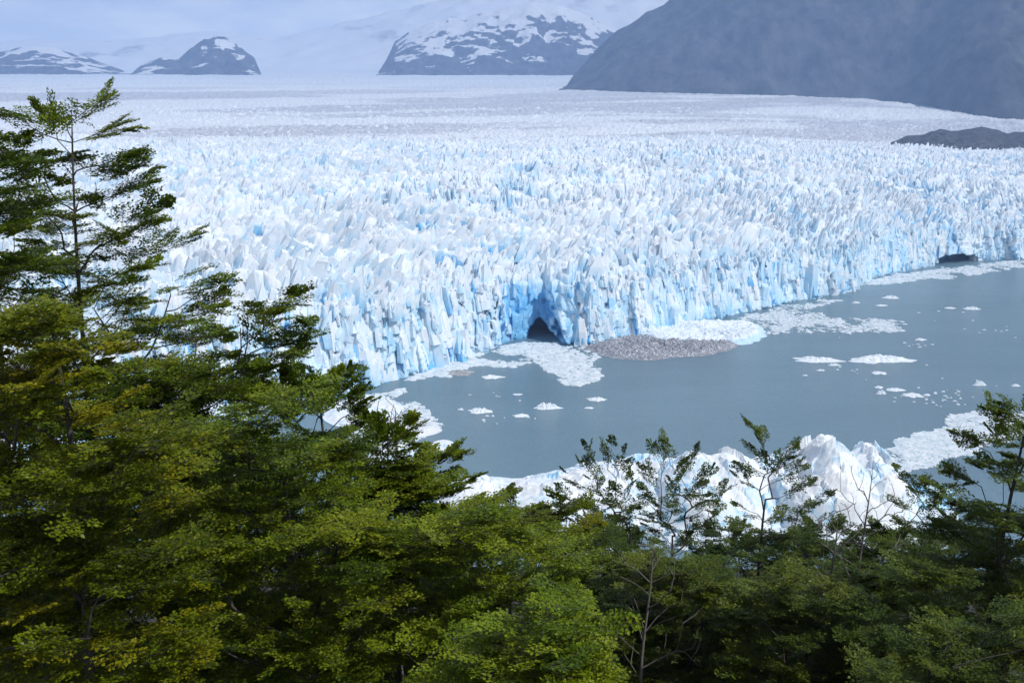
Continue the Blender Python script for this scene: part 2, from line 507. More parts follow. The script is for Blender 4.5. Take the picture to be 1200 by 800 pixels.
lx = hgt * (0.95 * lf + 0.10 + rs.normal(0, 0.15, n)); ly = hgt * (rs.normal(0.05, 0.13, n))
rot = 0.72 + 2.2 * (fbm(xx / 160, yy / 160, 831, 2) - 0.5) + rs.normal(0, 0.35, n)
blue = np.clip(rs.normal(0.09, 0.06, n) + 0.22 * smooth(0.55, 0.7, fbm(xx / 45, yy / 45, 841, 3)), 0, 0.5) * np.interp(sd, [0, 1000, 1600], [1, 0.8, 0.35])
dj = np.clip(0.45 * smooth(0.48, 0.68, fbm(xx / 50, yy / 50, 851, 4)) * rs.uniform(0.2, 1, n), 0, 1)
dj = np.maximum(dj, smooth(1150, 1600, sd) * rs.uniform(0, 0.35, n))  # extra grey on the far blades: dust plus painted cloud shadow
bl = [blades(xx, yy, bz + big_ - 2.0, w, rs.uniform(1.2, 3.6, n), rot, hgt, lx, ly, rs.uniform(0.05, 0.6, n), blue + 0.46 * fade, blue, dj, rs, K=5, slant=0.9)]
# slabs and flakes on the front
nx, ny = np.gradient(yf), -np.gradient(U * yf)
nl = np.hypot(nx, ny); nx, ny = nx / nl, ny / nl                    # towards the lake
for (num, wlo, whi, zlo, zhi, hlo, hhi, dep, plo, phi) in ((620, 6, 15, -3, 0, 0.5, 1.05, 13, -2.0, 3.0), (1500, 3, 10, -2, 34, 0.16, 0.6, 7, -1.0, 1.8), (1500, 1.5, 5.5, 4, 46, 0.08, 0.30, 4, -0.6, 1.4)):
    ar = rs.uniform(arc[20], arc[-20], num)
    ci = np.interp(ar, arc, np.arange(NC)).astype(int)
    pxc = 600 + F * U[ci] * CP * 1.0
    ok = (np.abs(ar - np.interp(18 / 705, U, arc)) > (29 if dep > 5 else 22)) | (rs.uniform(0, 1, num) < 0.0)
    ok &= np.abs(ar - np.interp(on_level(1122, 307)[0] / on_level(1122, 307)[1], U, arc)) > 36
    ar, ci = ar[ok], ci[ok]; m_ = len(ar)
    zb = rs.uniform(zlo, zhi, m_); H_ = zt[ci]
    hh = np.clip(H_ * rs.uniform(hlo, hhi, m_), 3, None)
    hh = np.minimum(hh, np.maximum(H_ + 5 - zb, 4))
    rowi = np.clip(((zb + 0.5 * hh) / H_ * NF).astype(int), 0, NF - 1)
    pr = rs.uniform(plo, phi, m_)
    fy_ = yf[ci] + off[rowi, ci]; fx_ = U[ci] * fy_
    cx_ = fx_ + nx[ci] * (pr - dep / 2 + 1.0); cy_ = fy_ + ny[ci] * (pr - dep / 2 + 1.0)
    wv = rs.uniform(wlo, whi, m_)
    rt = np.arctan2(ny[ci], nx[ci]) + math.pi / 2 + rs.normal(0, 0.30, m_)
    bt = hh * rs.uniform(0.10, 0.30, m_)
    fb = np.clip(rs.normal(0.40, 0.16, m_), 0.1, 0.95); ft = np.clip(fb - rs.uniform(0.0, 0.35, m_), 0.02, 1)
    bl.append(blades(cx_, cy_, zb, np.full(m_, float(dep)), wv / dep, rt, hh, -nx[ci] * bt + ny[ci] * hh * rs.normal(0.0, 0.12, m_), -ny[ci] * bt - nx[ci] * hh * rs.normal(0.0, 0.12, m_),
                     rs.uniform(0.35, 0.95, m_), fb, ft, 0.2 * rs.uniform(0, 1, m_), rs, K=6, slant=0.6, sink=1.0))
verts = np.concatenate([np.stack([XF, YF, ZF], -1), np.stack([X2, Y2, Z2], -1)[1:]], 0).reshape(-1, 3)
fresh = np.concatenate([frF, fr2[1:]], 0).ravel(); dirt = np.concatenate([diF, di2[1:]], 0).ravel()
gf = [grid_faces(NF + NT - 1, NC)]
vs, fs_, ds_ = [verts], [fresh], [dirt]
nb = len(verts)
for (bv_, bq, bn, bf_, bd) in bl:
    gf += [bq + nb, bn + nb]; nb += len(bv_); vs.append(bv_); fs_.append(bf_); ds_.append(bd)
verts, fresh, dirt = np.concatenate(vs), np.concatenate(fs_), np.concatenate(ds_)
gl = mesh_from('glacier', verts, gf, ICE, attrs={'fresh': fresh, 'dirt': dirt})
tag(gl, 'wide jagged white and blue glacier with a cliff front over the lake', kind='structure')
glacier_top = (s_rows, U, Z2, yf)
del verts, fresh, dirt, zz, base, fr2, di2

# ------------------------------------------------------------------ mountains
def contact(px, py):
    """distance at which the ice surface shows at a given row of the photograph"""
    out = []
    for x, y in zip(px, py):
        u = (x - 600) / F
        y0 = np.interp(u, f_u, fy)
        D = np.linspace(2500, 10000, 800)
        z = np.interp(D, PROF_D, PROF_Z) - smooth(0.18, 0.5, u * 1.0) * np.interp(D, [0, 400, 900, 1500, 2500, 6000], [0, 6, 16, 30, 20, 0])
        Yd = y0 + D
        sl = (z - H) / Yd
        row = 400 - F * (sl * CP + SP) / (CP - sl * SP)
        out.append(Yd[int(np.argmin(np.abs(row - y)))])
    return np.array(out)

def mountain(name, foot, crest, depth_front, depth_back, mat, rough=0.22, nc=260, nr=90, seed=0, expo=0.85, sl=900.0, far=None):
    """foot and crest: photograph points of the line where it meets the ice and of its ridge line"""
    px = np.linspace(crest[0][0], crest[-1][0], nc)
    py = np.interp(px, [c[0] for c in crest], [c[1] for c in crest])
    fy_ = np.interp(px, [c[0] for c in foot], [c[1] for c in foot])
    kx = np.linspace(px[0], px[-1], 24)
    yfoot = np.interp(px, kx, contact(kx, np.interp(kx, px, fy_))) if far is None else np.interp(px, [c[0] for c in far], [c[1] for c in far])
    def even(q, m=31):
        return np.convolve(np.pad(q, m // 2, mode='edge'), np.ones(m) / m, 'valid')
    if nc > 400:
        yfoot = even(even(yfoot)); fy_ = even(fy_, 15)
    dx, dy, dz = ray(px, fy_)
    zf = H + dz / dy * yfoot
    yc = yfoot + depth_front
    dx, dy, dz = ray(px, py)
    zc = H + dz / dy * yc
    if nc > 400: zc = np.where(px > 800, even(even(zc)), zc)
    u = dx / dy
    t = np.concatenate([[-0.12], np.linspace(0, 1.7, nr - 1)])[:, None]
    Y = np.where(t <= 1, yc - depth_front * (1 - t), yc + depth_back * (t - 1) / 0.7)
    X = u[None, :] * Y
    up = np.where(t <= 1, np.clip(t, 0, 1) ** expo, 1 - ((np.maximum(t, 1) - 1) / 0.7) ** 1.3)
    rel = np.maximum(zc - zf, 0)[None, :]
    n = ridged(X / sl + 3 * seed, Y / sl, 700 + seed, 6) - 0.62
    n2 = fbm(X / 160, Y / 160, 900 + seed, 5) - 0.5
    Z = zf[None, :] + rel * up + rel * rough * n * np.clip(up * 4, 0, 1) * np.where(t <= 1, np.clip((1.02 - t) * 3, 0.30, 1), 1) + 0.10 * rel * n2 * np.clip(up * 4, 0, 1)
    Z[0] -= 120
    Z = np.maximum(Z, -0.4)
    o = mesh_from(name, np.stack([X, Y, Z], -1).reshape(-1, 3), grid_faces(nr, nc), mat, smooth_shade=True)
    return tag(o, kind='structure')

ROCK_DARK = rock_material('dark_slope', (0.050, 0.052, 0.050), (0.5, 0.52, 0.55), 0.78, 0.84, 0.0, 0, 0.15, 0.004)
ROCK_SNOW = rock_material('snow_streaked_rock', (0.055, 0.055, 0.06), (0.80, 0.82, 0.86), 0.70, 0.735, 0.00045, 850, 0.9, 0.0048)  # snow streaks, denser upward to paint in the mist over the tops
SNOW = rock_material('snowfield', (0.30, 0.32, 0.36), (0.82, 0.85, 0.90), 0.30, 0.42, 0.0, 0, 0.0, 0.0015)

mountain('dark_mountain', [(650, 104), (665, 106), (740, 108), (850, 110), (960, 113), (1060, 119), (1110, 126), (1160, 136), (1200, 140), (1400, 146), (1600, 150)],
         [(655, 107), (664, 100), (672, 88), (690, 70), (722, 43), (765, 17), (800, -4), (860, -45), (960, -75), (1100, -90), (1250, -80), (1600, -60)],
         1300, 1500, ROCK_DARK, 0.30, 420, 130, 1, 0.9)
mountain('snowy_mountain', [(430, 88), (900, 88)], [(440, 90), (452, 72), (462, 52), (480, 40), (510, 30), (545, 22), (590, 8), (625, 0), (655, 6), (690, 22), (720, 35), (760, 60), (900, 90)],
         1500, 1400, ROCK_SNOW, 0.26, 300, 110, 5, 0.95, 520)
mountain('rocky_hill', [(150, 87), (310, 88)], [(150, 90), (165, 76), (190, 67), (210, 69), (222, 58), (240, 46), (252, 43), (275, 52), (298, 68), (308, 91)],
         700, 800, ROCK_SNOW, 0.30, 200, 80, 9, 0.9, 420)
mountain('rocky_ridge', [(-400, 86), (170, 87)], [(-400, 50), (-200, 40), (-100, 58), (-30, 66), (10, 60), (40, 54), (60, 55), (95, 66), (125, 76), (160, 90)],
         900, 800, ROCK_SNOW, 0.30, 260, 80, 12, 0.9, 420)
mountain('snowfield', [(-900, 90), (1100, 90)], [(-900, 60), (-300, 52), (-60, 50), (60, 48), (150, 46), (230, 38), (320, 44), (400, 30), (450, 18), (560, -12), (700, -20), (1000, -20)],
         1900, 600, SNOW, 0.14, 300, 80, 15, 0.8, 900, far=[(-900, 10700), (1100, 10700)])
# rock moraine beside the ice on the far bank
MORAINE = rock_material('moraine_rock', (0.085, 0.085, 0.088), None, sc=0.03)
mountain('rock_moraine', [(1020, 176), (1600, 172)], [(1022, 178), (1040, 168), (1052, 164), (1062, 159), (1080, 158), (1100, 153), (1125, 155), (1150, 152), (1180, 157), (1220, 152), (1300, 144), (1600, 138)],
         520, 260, MORAINE, 0.55, 240, 60, 21, 0.6, 90, far=[(1000, 2500), (1200, 2550), (1600, 2400)])

# haze box: the air between the camera and the far mountains
hz = Mat('haze_air')
hz.n.remove(hz.b)
pv = hz.n.new('ShaderNodeVolumePrincipled')
pv.inputs['Color'].default_value = (0.35, 0.53, 0.88, 1)
pv.inputs['Density'].default_value = 0.000105
pv.inputs['Anisotropy'].default_value = 0.0
hz.l.new(pv.outputs[0], hz.out.inputs['Volume'])
x0, x1, y0, y1, z0, z1 = -14000, 14000, -260, 13000, -2.0, 2100
bv = [(x, y, z) for z in (z0, z1) for y in (y0, y1) for x in (x0, x1)]
bf = [(0, 2, 3, 1), (4, 5, 7, 6), (0, 1, 5, 4), (2, 6, 7, 3), (0, 4, 6, 2), (1, 3, 7, 5)]
tag(mesh_from('haze', bv, np.array(bf), hz.m), kind='stuff')

# ------------------------------------------------------------------ icebergs, floes and brash ice
def berg_mesh(outline, hfun, nr=26, nt=90, seed=0, rough=1.0, k=0.06, cell=4.0, up=1.0):
    """closed floating body over a footprint given as photograph points at lake level; hfun(X, Y, rho) is its height"""
    ox, oy = on_level([p[0] for p in outline], [p[1] for p in outline])
    cx, cy = ox.mean(), oy.mean()
    th = np.arctan2(oy - cy, ox - cx); rr = np.hypot(ox - cx, oy - cy)
    o = np.argsort(th); th, rr = th[o], rr[o]
    T = np.linspace(-math.pi, math.pi, nt, endpoint=False)
    Rr = np.interp(T, np.concatenate([th - 2 * math.pi, th, th + 2 * math.pi]), np.tile(rr, 3))
    Rr = Rr * (1 + k * 2 * (fbm(np.cos(T) * 3 + seed, np.sin(T) * 3, 31 + seed, 4) - 0.5))
    rho = np.concatenate([[1.0], 1 - np.linspace(0, 1, nr) ** 1.15 * 0.985])[:, None]
    X = cx + np.cos(T) * Rr * rho; Y = cy + np.sin(T) * Rr * rho
    g, e, r = facets(X / cell, Y / cell, 40 + seed, 0.7)
    n = fbm(X / (cell * 1.6), Y / (cell * 1.6), 60 + seed, 4) - 0.5
    hz_ = hfun(X, Y, np.broadcast_to(rho, X.shape)) * up
    Z = hz_ * (0.80 + 0.22 * rough * (g - 0.5) + 0.5 * rough * n) + np.minimum(hz_, 6) * 0.09 * (facets(X / (cell * 0.3), Y / (cell * 0.3), 90 + seed, 0.8)[0] - 0.5)
    Z[0] = -0.6
    Z[1] = np.maximum(Z[1] * 0.7, 0.1)
    Z = np.where(np.arange(nr + 1)[:, None] > 0, np.maximum(Z, 0.12), Z)
    V = np.stack([X, Y, Z], -1).reshape(-1, 3) - np.array([cx, cy, 0])
    fr = np.clip(0.10 + 0.45 * (r - 0.6) + 0.5 * np.clip(1 - e * 8, 0, 1) * (r > 0.6), 0, 1)
    fr[:2] = 0.45
    Fc = [grid_faces(nr + 1, nt, True)]
    last = nr * nt
    cap = np.arange(nt)
    V = np.concatenate([V, V[last:last + nt].mean(0, keepdims=True)])
    tri = np.stack([last + cap, last + (cap + 1) % nt, np.full(nt, len(V) - 1)], -1)
    Fc.append(tri)
    return V, Fc, np.append(fr.ravel(), 0.1), (cx, cy), X - cx, Y - cy

def berg(name, outline, hfun, label, mat=None, blue=0.0, dirt=0.0, cat='iceberg', group=None, **kw):
    V, Fc, fr, (cx, cy), _, _ = berg_mesh(outline, hfun, **kw)
    o = mesh_from(name, V, Fc, mat or BERG, attrs={'fresh': fr + blue, 'dirt': np.full(len(V), dirt)})
    o.location = (cx, cy, 0)
    return tag(o, label, cat, group)

def P(px, py): 
    a, b = on_level(px, py); return float(a), float(b)

def dome(h, p=2.0): return lambda X, Y, r: h * np.clip(1 - r ** p, 0, 1) ** 0.6
def slab(h, edge=0.12): return lambda X, Y, r: h * smooth(1.0, 1.0 - edge, r)
def peaks(lst, h0=2.0):
    """lst: (px, py at lake level, height, width across, width deep)"""
    q = [(*P(a, b), h, wx, wy) for a, b, h, wx, wy in lst]
    def f(X, Y, r):
        z = h0 * smooth(1.0, 0.85, r)
        for (a, b, h, wx, wy) in q:
            d = np.sqrt(((X - a) / wx) ** 2 + ((Y - b) / wy) ** 2)
            z = np.maximum(z, h * np.clip(1 - d ** 1.5, 0, 1))
        return z * smooth(1.0, 0.9, r)
    return f

berg('iceberg', [(532, 574), (560, 558), (600, 560), (640, 565), (635, 585), (590, 600), (545, 604), (515, 598)],
     peaks([(556, 580, 9, 15, 22), (590, 584, 5.5, 18, 20), (615, 578, 3, 14, 14)], 1.2), 'low white iceberg with a rounded hump beside the leafy tree tips at the near shore', seed=1, nt=140, nr=40, group='icebergs along the near shore')
berg('iceberg', [(575, 592), (640, 566), (700, 556), (760, 548), (800, 560), (800, 600), (700, 618), (600, 612)],
     peaks([(660, 588, 9, 36, 36), (720, 584, 12.5, 40, 36), (770, 580, 14, 34, 36)], 2.0), 'long smooth white iceberg domed like a whaleback behind the two thin dark trees', seed=2, nt=170, nr=46, up=1.4, rough=0.6, cell=9.0, group='icebergs along the near shore')
berg('iceberg', [(770, 585), (830, 560), (900, 556), (930, 568), (930, 610), (860, 625), (780, 618)],
     peaks([(812, 592, 19, 30, 34), (850, 590, 19, 28, 30), (900, 586, 16, 30, 30)], 2.0), 'white iceberg with bright blue clefts behind the tall pointed beech top', seed=3, nt=170, nr=46, up=1.4, rough=0.45, cell=7.0, blue=0.08, group='icebergs along the near shore')
berg('iceberg', [(905, 590), (930, 566), (1000, 562), (1060, 575), (1070, 606), (1030, 625), (930, 625)],
     peaks([(962, 596, 26, 30, 40), (1018, 592, 25, 18, 34), (990, 594, 20, 34, 36), (930, 598, 17, 26, 34), (1050, 600, 11, 17, 24)], 2.0), 'tall twin peaked white iceberg with a dark crack, highest of the near shore ice', seed=4, nt=190, nr=60, up=1.3, rough=0.6, cell=7.0, group='icebergs along the near shore')
berg('iceberg', [(1055, 588), (1075, 573), (1110, 572), (1116, 585), (1090, 596), (1062, 598)],
     slab(3.6, 0.25), 'small flat turquoise iceberg between the twin peaked iceberg and the right hand beech', seed=5, blue=0.42, group='icebergs along the near shore')
# left cove
berg('iceberg', [(395, 470), (430, 462), (462, 470), (470, 484), (440, 496), (400, 500), (380, 486)],
     slab(2.0, 0.3), 'wide flat sheet of broken white ice in the cove beside the glacier foot', seed=6, rough=1.4, group='ice in the cove')
berg('iceberg', [(440, 500), (478, 488), (505, 496), (518, 504), (500, 511), (450, 514)],
     slab(3.2, 0.35), 'low grey white iceberg with a smooth sloping edge below the cove ice sheet', seed=7, rough=0.5, dirt=0.5, group='ice in the cove')
berg('iceberg', [(425, 530), (455, 520), (490, 524), (498, 536), (470, 545), (430, 545)],
     dome(4.5), 'rounded white iceberg half hidden behind the dark beech tip in the cove', seed=8, group='ice in the cove')
berg('iceberg', [(505, 520), (520, 515), (532, 522), (525, 530), (508, 530)], dome(1.5), 'tiny white ice hump off the tip of the sloping iceberg', seed=18, group='ice in the cove')

# the dirty floe against the front: clean blue white back, debris covered near side
dr = empty('debris_iceberg', (*P(780, 402), 0))
tag(dr, 'large flat iceberg crusted with grey rock debris, moored under the glacier front', 'iceberg')
V, Fc, fr, (cx, cy), _, _ = berg_mesh([(682, 410), (700, 401), (760, 396), (850, 398), (868, 404), (840, 413), (790, 419), (720, 420)], slab(3.8, 0.2), 60, 260, 25, 1.3, 0.10, 2.4)
o = mesh_from('debris_crust', V, Fc, DEBRIS, dr); o.location = (cx - dr.location.x, cy - dr.location.y, 0)
V, Fc, fr, (cx, cy), _, _ = berg_mesh([(740, 396), (790, 384), (850, 379), (888, 381), (893, 390), (860, 405), (800, 404), (750, 402)], slab(5.4, 0.2), 36, 220, 27, 1.1, 0.14, 3.5)
o = mesh_from('clean_ice', V, Fc, BERG, dr, attrs={'fresh': np.where(V[:, 2] < 3.2, 0.42, 0.16) + 0 * fr, 'dirt': 0 * fr}); o.location = (cx - dr.location.x, cy - dr.location.y, 0)

def floe(px, py, wpx, h, label, seed, dep=0.5, cat='ice floe', group='ice floes on the open water', mat=None, rough=1.2):
    """a floe wpx wide in the photograph; dep is its depth against its width"""
    cx, cy = P(px, py)
    w = wpx / F * math.hypot(cx, cy) / 2
    rnd = random.Random(seed)
    n = 15; dep = dep * 0.5
    T = np.linspace(0, 2 * math.pi, n, endpoint=False)
    X = cx + w * np.cos(T) * np.array([rnd.uniform(0.75, 1.1) for _ in T]); Y = cy + w * dep * np.sin(T) * np.array([rnd.uniform(0.7, 1.15) for _ in T])
    k = CP * Y - SP * (0 - H)                       # back to photograph points for berg_mesh
    ppx = 600 + F * X / k; ppy = 400 - F * ((SP * Y + CP * (0 - H)) / k)
    V, Fc, fr, (cx, cy), _, _ = berg_mesh(list(zip(ppx, ppy)), slab(h, 0.6), 16, 84, seed, rough * 1.7, 0.42, max(0.6, w / 9))
    o = mesh_from('ice_floe', V, Fc, mat or FLOE); o.location = (cx, cy, 0)
    return tag(o, label, cat, group)

fl = [
 (640, 478, 34, 2.6, 'clean white ice floe alone in the open water below the dirty iceberg', 0.7),
 (562, 482, 34, 1.4, 'thin white ice floe with a jagged edge, left of the clean floe', 1.2),
 (540, 480, 9, 0.9, 'tiny ice lump trailing the thin jagged floe on its left', 0.8),
 (536, 437, 40, 1.3, 'dark muddy ice floe caught in the brash under the glacier', 1.6),
 (577, 442, 26, 1.2, 'pale ragged floe at the outer edge of the cave brash', 1.2),
 (700, 468, 24, 1.1, 'thin broken ice floe above the clean white floe, right of it', 1.4),
 (610, 487, 20, 0.6, 'faint grey ice sheet between the two white floes', 1.5),
 (690, 478, 12, 0.6, 'small slush floe under the thin broken floe', 1.3),
 (1030, 422, 72, 2.4, 'long lumpy white floe, largest on the open water', 1.1),
 (957, 422, 56, 1.5, 'slim white floe lying left of the long lumpy floe', 1.2),
 (977, 428, 15, 1.1, 'small round floe just under the slim white floe', 1.0),
 (962, 434, 10, 0.6, 'tiny flat floe below the slim white floe', 1.0),
 (1045, 349, 20, 2.0, 'bright white floe near the glacier foot, apart from the brash', 1.5),
 (1003, 355, 9, 1.4, 'small floe left of the bright floe near the glacier foot', 1.2),
 (1033, 358, 12, 0.8, 'flat floe just below the bright floe near the glacier foot', 1.6),
 (1139, 362, 18, 1.8, 'white lump of ice on the empty water at far right', 1.2),
 (1113, 361, 12, 0.7, 'flat sliver of ice left of the far right lump', 1.8),
 (1147, 451, 17, 2.6, 'rounded white ice lump floating alone at the right', 0.8),
 (1032, 461, 12, 2.2, 'rounded ice knob at the left end of the scattered slush line', 0.8),
 (1030, 454, 11, 0.8, 'flat floe just behind the rounded ice knob', 1.5),
 (1050, 457, 22, 0.9, 'flat white floe heading the scattered slush line', 1.3),
 (1070, 463, 24, 0.7, 'ragged slush floe in the middle of the slush line', 1.6),
 (1086, 463, 9, 0.9, 'small floe ending the slush line on the right', 1.2),
 (1079, 398, 14, 0.9, 'narrow floe drifting between the long floe and the glacier brash', 1.5),
 (1030, 437, 18, 0.6, 'flat slush patch right under the long lumpy floe', 1.8),
 (943, 440, 7, 0.7, 'tiny ice bit left of the floes under the brash tongue', 1.0),
 (1190, 452, 10, 0.9, 'small ice chunk at the right edge of the water', 1.2),
 (515, 535, 10, 0.5, 'grey slush patch in the dark water of the lower lake', 1.5),
 (606, 462, 12, 0.4, 'tiny floe drifting off the tongue of cave brash', 1.5),
]
MUD = simple_ice('muddy_ice', (0.33, 0.34, 0.36), (0.60, 0.64, 0.68), 0.7, 0.4, 0.4)
for i, (a, b, w, h, lab, dep) in enumerate(fl):
    floe(a, b, w, h, lab, 70 + i, dep, mat=MUD if 'muddy' in lab else None)
rng = random.Random(5)
chunks = [(1075, 405, 26, 8), (1110, 465, 40, 16), (1080, 470, 40, 12), (1130, 452, 60, 8), (1120, 375, 70, 8), (1010, 432, 60, 9), (590, 490, 60, 9), (580, 470, 70, 6), (1000, 385, 60, 7), (1170, 390, 50, 7)]
for (a, b, sp, n) in chunks:
    for q in range(n):
        floe(a + rng.gauss(0, sp * 0.5), b + rng.gauss(0, sp * 0.10), rng.uniform(1.6, 5.0), rng.uniform(0.3, 0.8),
             'small white chunk of ice a metre or two across drifting on the lake', 300 + len(COL.objects), 1.1, 'ice chunk', 'small drifting ice chunks')

def brash(outline, n, label, seed, size=(0.5, 2.2), dens=None, thin=True, slush=True):
    """a carpet of broken ice: many thin angular plates, densest along its middle"""
    rs = np.random.RandomState(seed)
    ox, oy = on_level([p[0] for p in outline], [p[1] for p in outline])
    x = rs.uniform(ox.min(), ox.max(), n * 10); y = rs.uniform(oy.min(), oy.max(), n * 10)
    x, y = x + 0.0, y + 0.0
    qx = x + 14 * (fbm(x / 18, y / 24, seed + 50, 4) - 0.5); qy = y + 30 * (fbm(x / 18, y / 24, seed + 60, 4) - 0.5)
    ins = np.zeros(len(x), bool)
    j = len(ox) - 1
    for i in range(len(ox)):
        c = ((oy[i] > qy) != (oy[j] > qy)) & (qx < (ox[j] - ox[i]) * (qy - oy[i]) / (oy[j] - oy[i] + 1e-9) + ox[i])
        ins ^= c; j = i
    keep = ins & (fbm(x / 16, y / 26, seed, 5) + rs.uniform(-0.16, 0.16, len(x)) > (0.46 if dens is None else dens))
    x, y = x[keep][:n], y[keep][:n]
    n = len(x)
    K = 7
    r = size[0] + (size[1] - size[0]) * rs.uniform(0, 1, n) ** 3
    T = (np.arange(K) / K * 2 * math.pi)[None, :] + rs.uniform(0, 6.28, n)[:, None]
    rad = r[:, None] * rs.uniform(0.65, 1.2, (n, K))
    hgt = (0.08 + 0.16 * r * rs.uniform(0.3, 1.2, n))
    tx, ty = rs.normal(0, 0.06, n), rs.normal(0, 0.06, n)
    px_ = np.cos(T) * rad; py_ = np.sin(T) * rad
    top = np.stack([x[:, None] + 0.86 * px_, y[:, None] + 0.86 * py_, hgt[:, None] + tx[:, None] * px_ + ty[:, None] * py_], -1)
    top[..., 2] = np.maximum(top[..., 2], 0.05)
    bot = np.stack([x[:, None] + px_, y[:, None] + py_, np.full((n, K), -0.25)], -1)
    V = np.concatenate([top, bot], 1).reshape(-1, 3)
    b = (np.arange(n) * 2 * K)[:, None]
    sides = np.concatenate([np.stack([b[:, 0] + q, b[:, 0] + K + q, b[:, 0] + K + (q + 1) % K, b[:, 0] + (q + 1) % K], -1) for q in range(K)])
    ngon = b + np.arange(K)[None, :]
    o = mesh_from('brash_ice', V, [ngon, sides], BRASH)
    return tag(o, label, kind='stuff')

brash([(470, 446), (500, 430), (560, 412), (610, 402), (690, 400), (700, 412), (690, 424), (710, 440), (680, 452), (650, 440), (630, 425), (570, 430), (520, 440)], 6500, 'carpet of broken ice below the glacier cave', 1, (0.4, 3.0), 0.46)
brash([(400, 470), (470, 455), (520, 500), (505, 512), (480, 522), (400, 520)], 2500, 'broken ice in the cove', 2, (0.4, 2.6), 0.46)
brash([(1035, 520), (1090, 500), (1150, 488), (1260, 470), (1260, 496), (1180, 512), (1130, 532), (1080, 552), (1060, 560), (1040, 545)], 14000, 'band of crushed ice leading to the near shore', 3, (0.25, 1.7), 0.34)
brash([(1000, 330), (1080, 318), (1200, 304), (1200, 313), (1150, 322), (1060, 331), (1010, 336)], 5500, 'pale ice crumbs along the far glacier foot', 4, (0.5, 3.2), 0.46)
brash([(910, 378), (960, 366), (1000, 372), (1062, 378), (1050, 386), (980, 391), (900, 388)], 3000, 'tongue of drifting ice crumbs', 5, (0.4, 2.4), 0.53)
brash([(850, 378), (900, 362), (960, 350), (990, 352), (940, 365), (925, 385), (900, 392), (870, 392)], 2600, 'ice crumbs trailing from the debris iceberg', 6, (0.4, 2.4), 0.53)
brash([(530, 572), (560, 560), (640, 566), (640, 610), (520, 612)], 1600, 'broken ice round the low near iceberg', 7, (0.3, 2.0), 0.40)
brash([(640, 600), (1120, 580), (1130, 640), (640, 660)], 5000, 'broken ice along the near shore', 8, (0.3, 2.2), 0.42)

# ------------------------------------------------------------------ hillside under the trees
def ground_z(x, y):
    return np.maximum(H - 6.0 - 0.44 * np.maximum(y - 2, -3) + 1.2 * (vnoise(x / 9 + 50, y / 9 + 50, 5) - 0.5), -0.7)

gx, gy = np.meshgrid(np.linspace(-190, 190, 150), np.linspace(-40, 314, 150))
soil = Mat('forest_soil')
soil.color(soil.mix(soil.noise(1.4, 6, 0.65), (0.018, 0.016, 0.011), (0.050, 0.044, 0.026))); soil.rough(0.95)
soil.bump(soil.noise(4, 6, 0.7), 0.2, 0.8)
tag(mesh_from('hillside', np.stack([gx, gy, ground_z(gx, gy)], -1).reshape(-1, 3), grid_faces(150, 150), soil.m, smooth_shade=True), kind='structure')

# ------------------------------------------------------------------ southern beeches
def bark(name, a, b):
    m = Mat(name)
    m.color(m.mix(m.noise(14, 5, 0.6, (1, 1, 0.3)), a, b)); m.rough(0.9)
    return m.m
BARK = bark('beech_bark', (0.030, 0.027, 0.024), (0.085, 0.077, 0.068))
DEADWOOD = bark('dead_wood', (0.09, 0.08, 0.075), (0.20, 0.18, 0.17))

def leaf_material(name, dark, light, warm):
    m = Mat(name)
    t = m.attr('tint')
    c = m.ramp(t, (0.0, dark), (0.55, light), (1.0, warm))
    tr = m.n.new('ShaderNodeBsdfTranslucent'); mx = m.n.new('ShaderNodeMixShader')
    m.color(c); m.rough(0.40); m.b.inputs['Specular IOR Level'].default_value = 0.22
    m.l.new(m.mix(0.4, c, (0.16, 0.20, 0.01)), tr.inputs['Color'])
    mx.inputs[0].default_value = 0.28
    m.l.new(m.b.outputs[0], mx.inputs[1]); m.l.new(tr.outputs[0], mx.inputs[2]); m.l.new(mx.outputs[0], m.out.inputs['Surface'])
    return m.m
LEAF = {
 'green': leaf_material('green_leaves', (0.045, 0.085, 0.006), (0.12, 0.185, 0.008), (0.22, 0.25, 0.010)),
 'olive': leaf_material('olive_leaves', (0.055, 0.085, 0.005), (0.145, 0.19, 0.007), (0.25, 0.235, 0.008)),
 'bright': leaf_material('bright_leaves', (0.060, 0.11, 0.006), (0.14, 0.21, 0.008), (0.23, 0.28, 0.012)),
 'dark': leaf_material('dark_leaves', (0.034, 0.064, 0.010), (0.076, 0.122, 0.014), (0.12, 0.15, 0.016)),
}

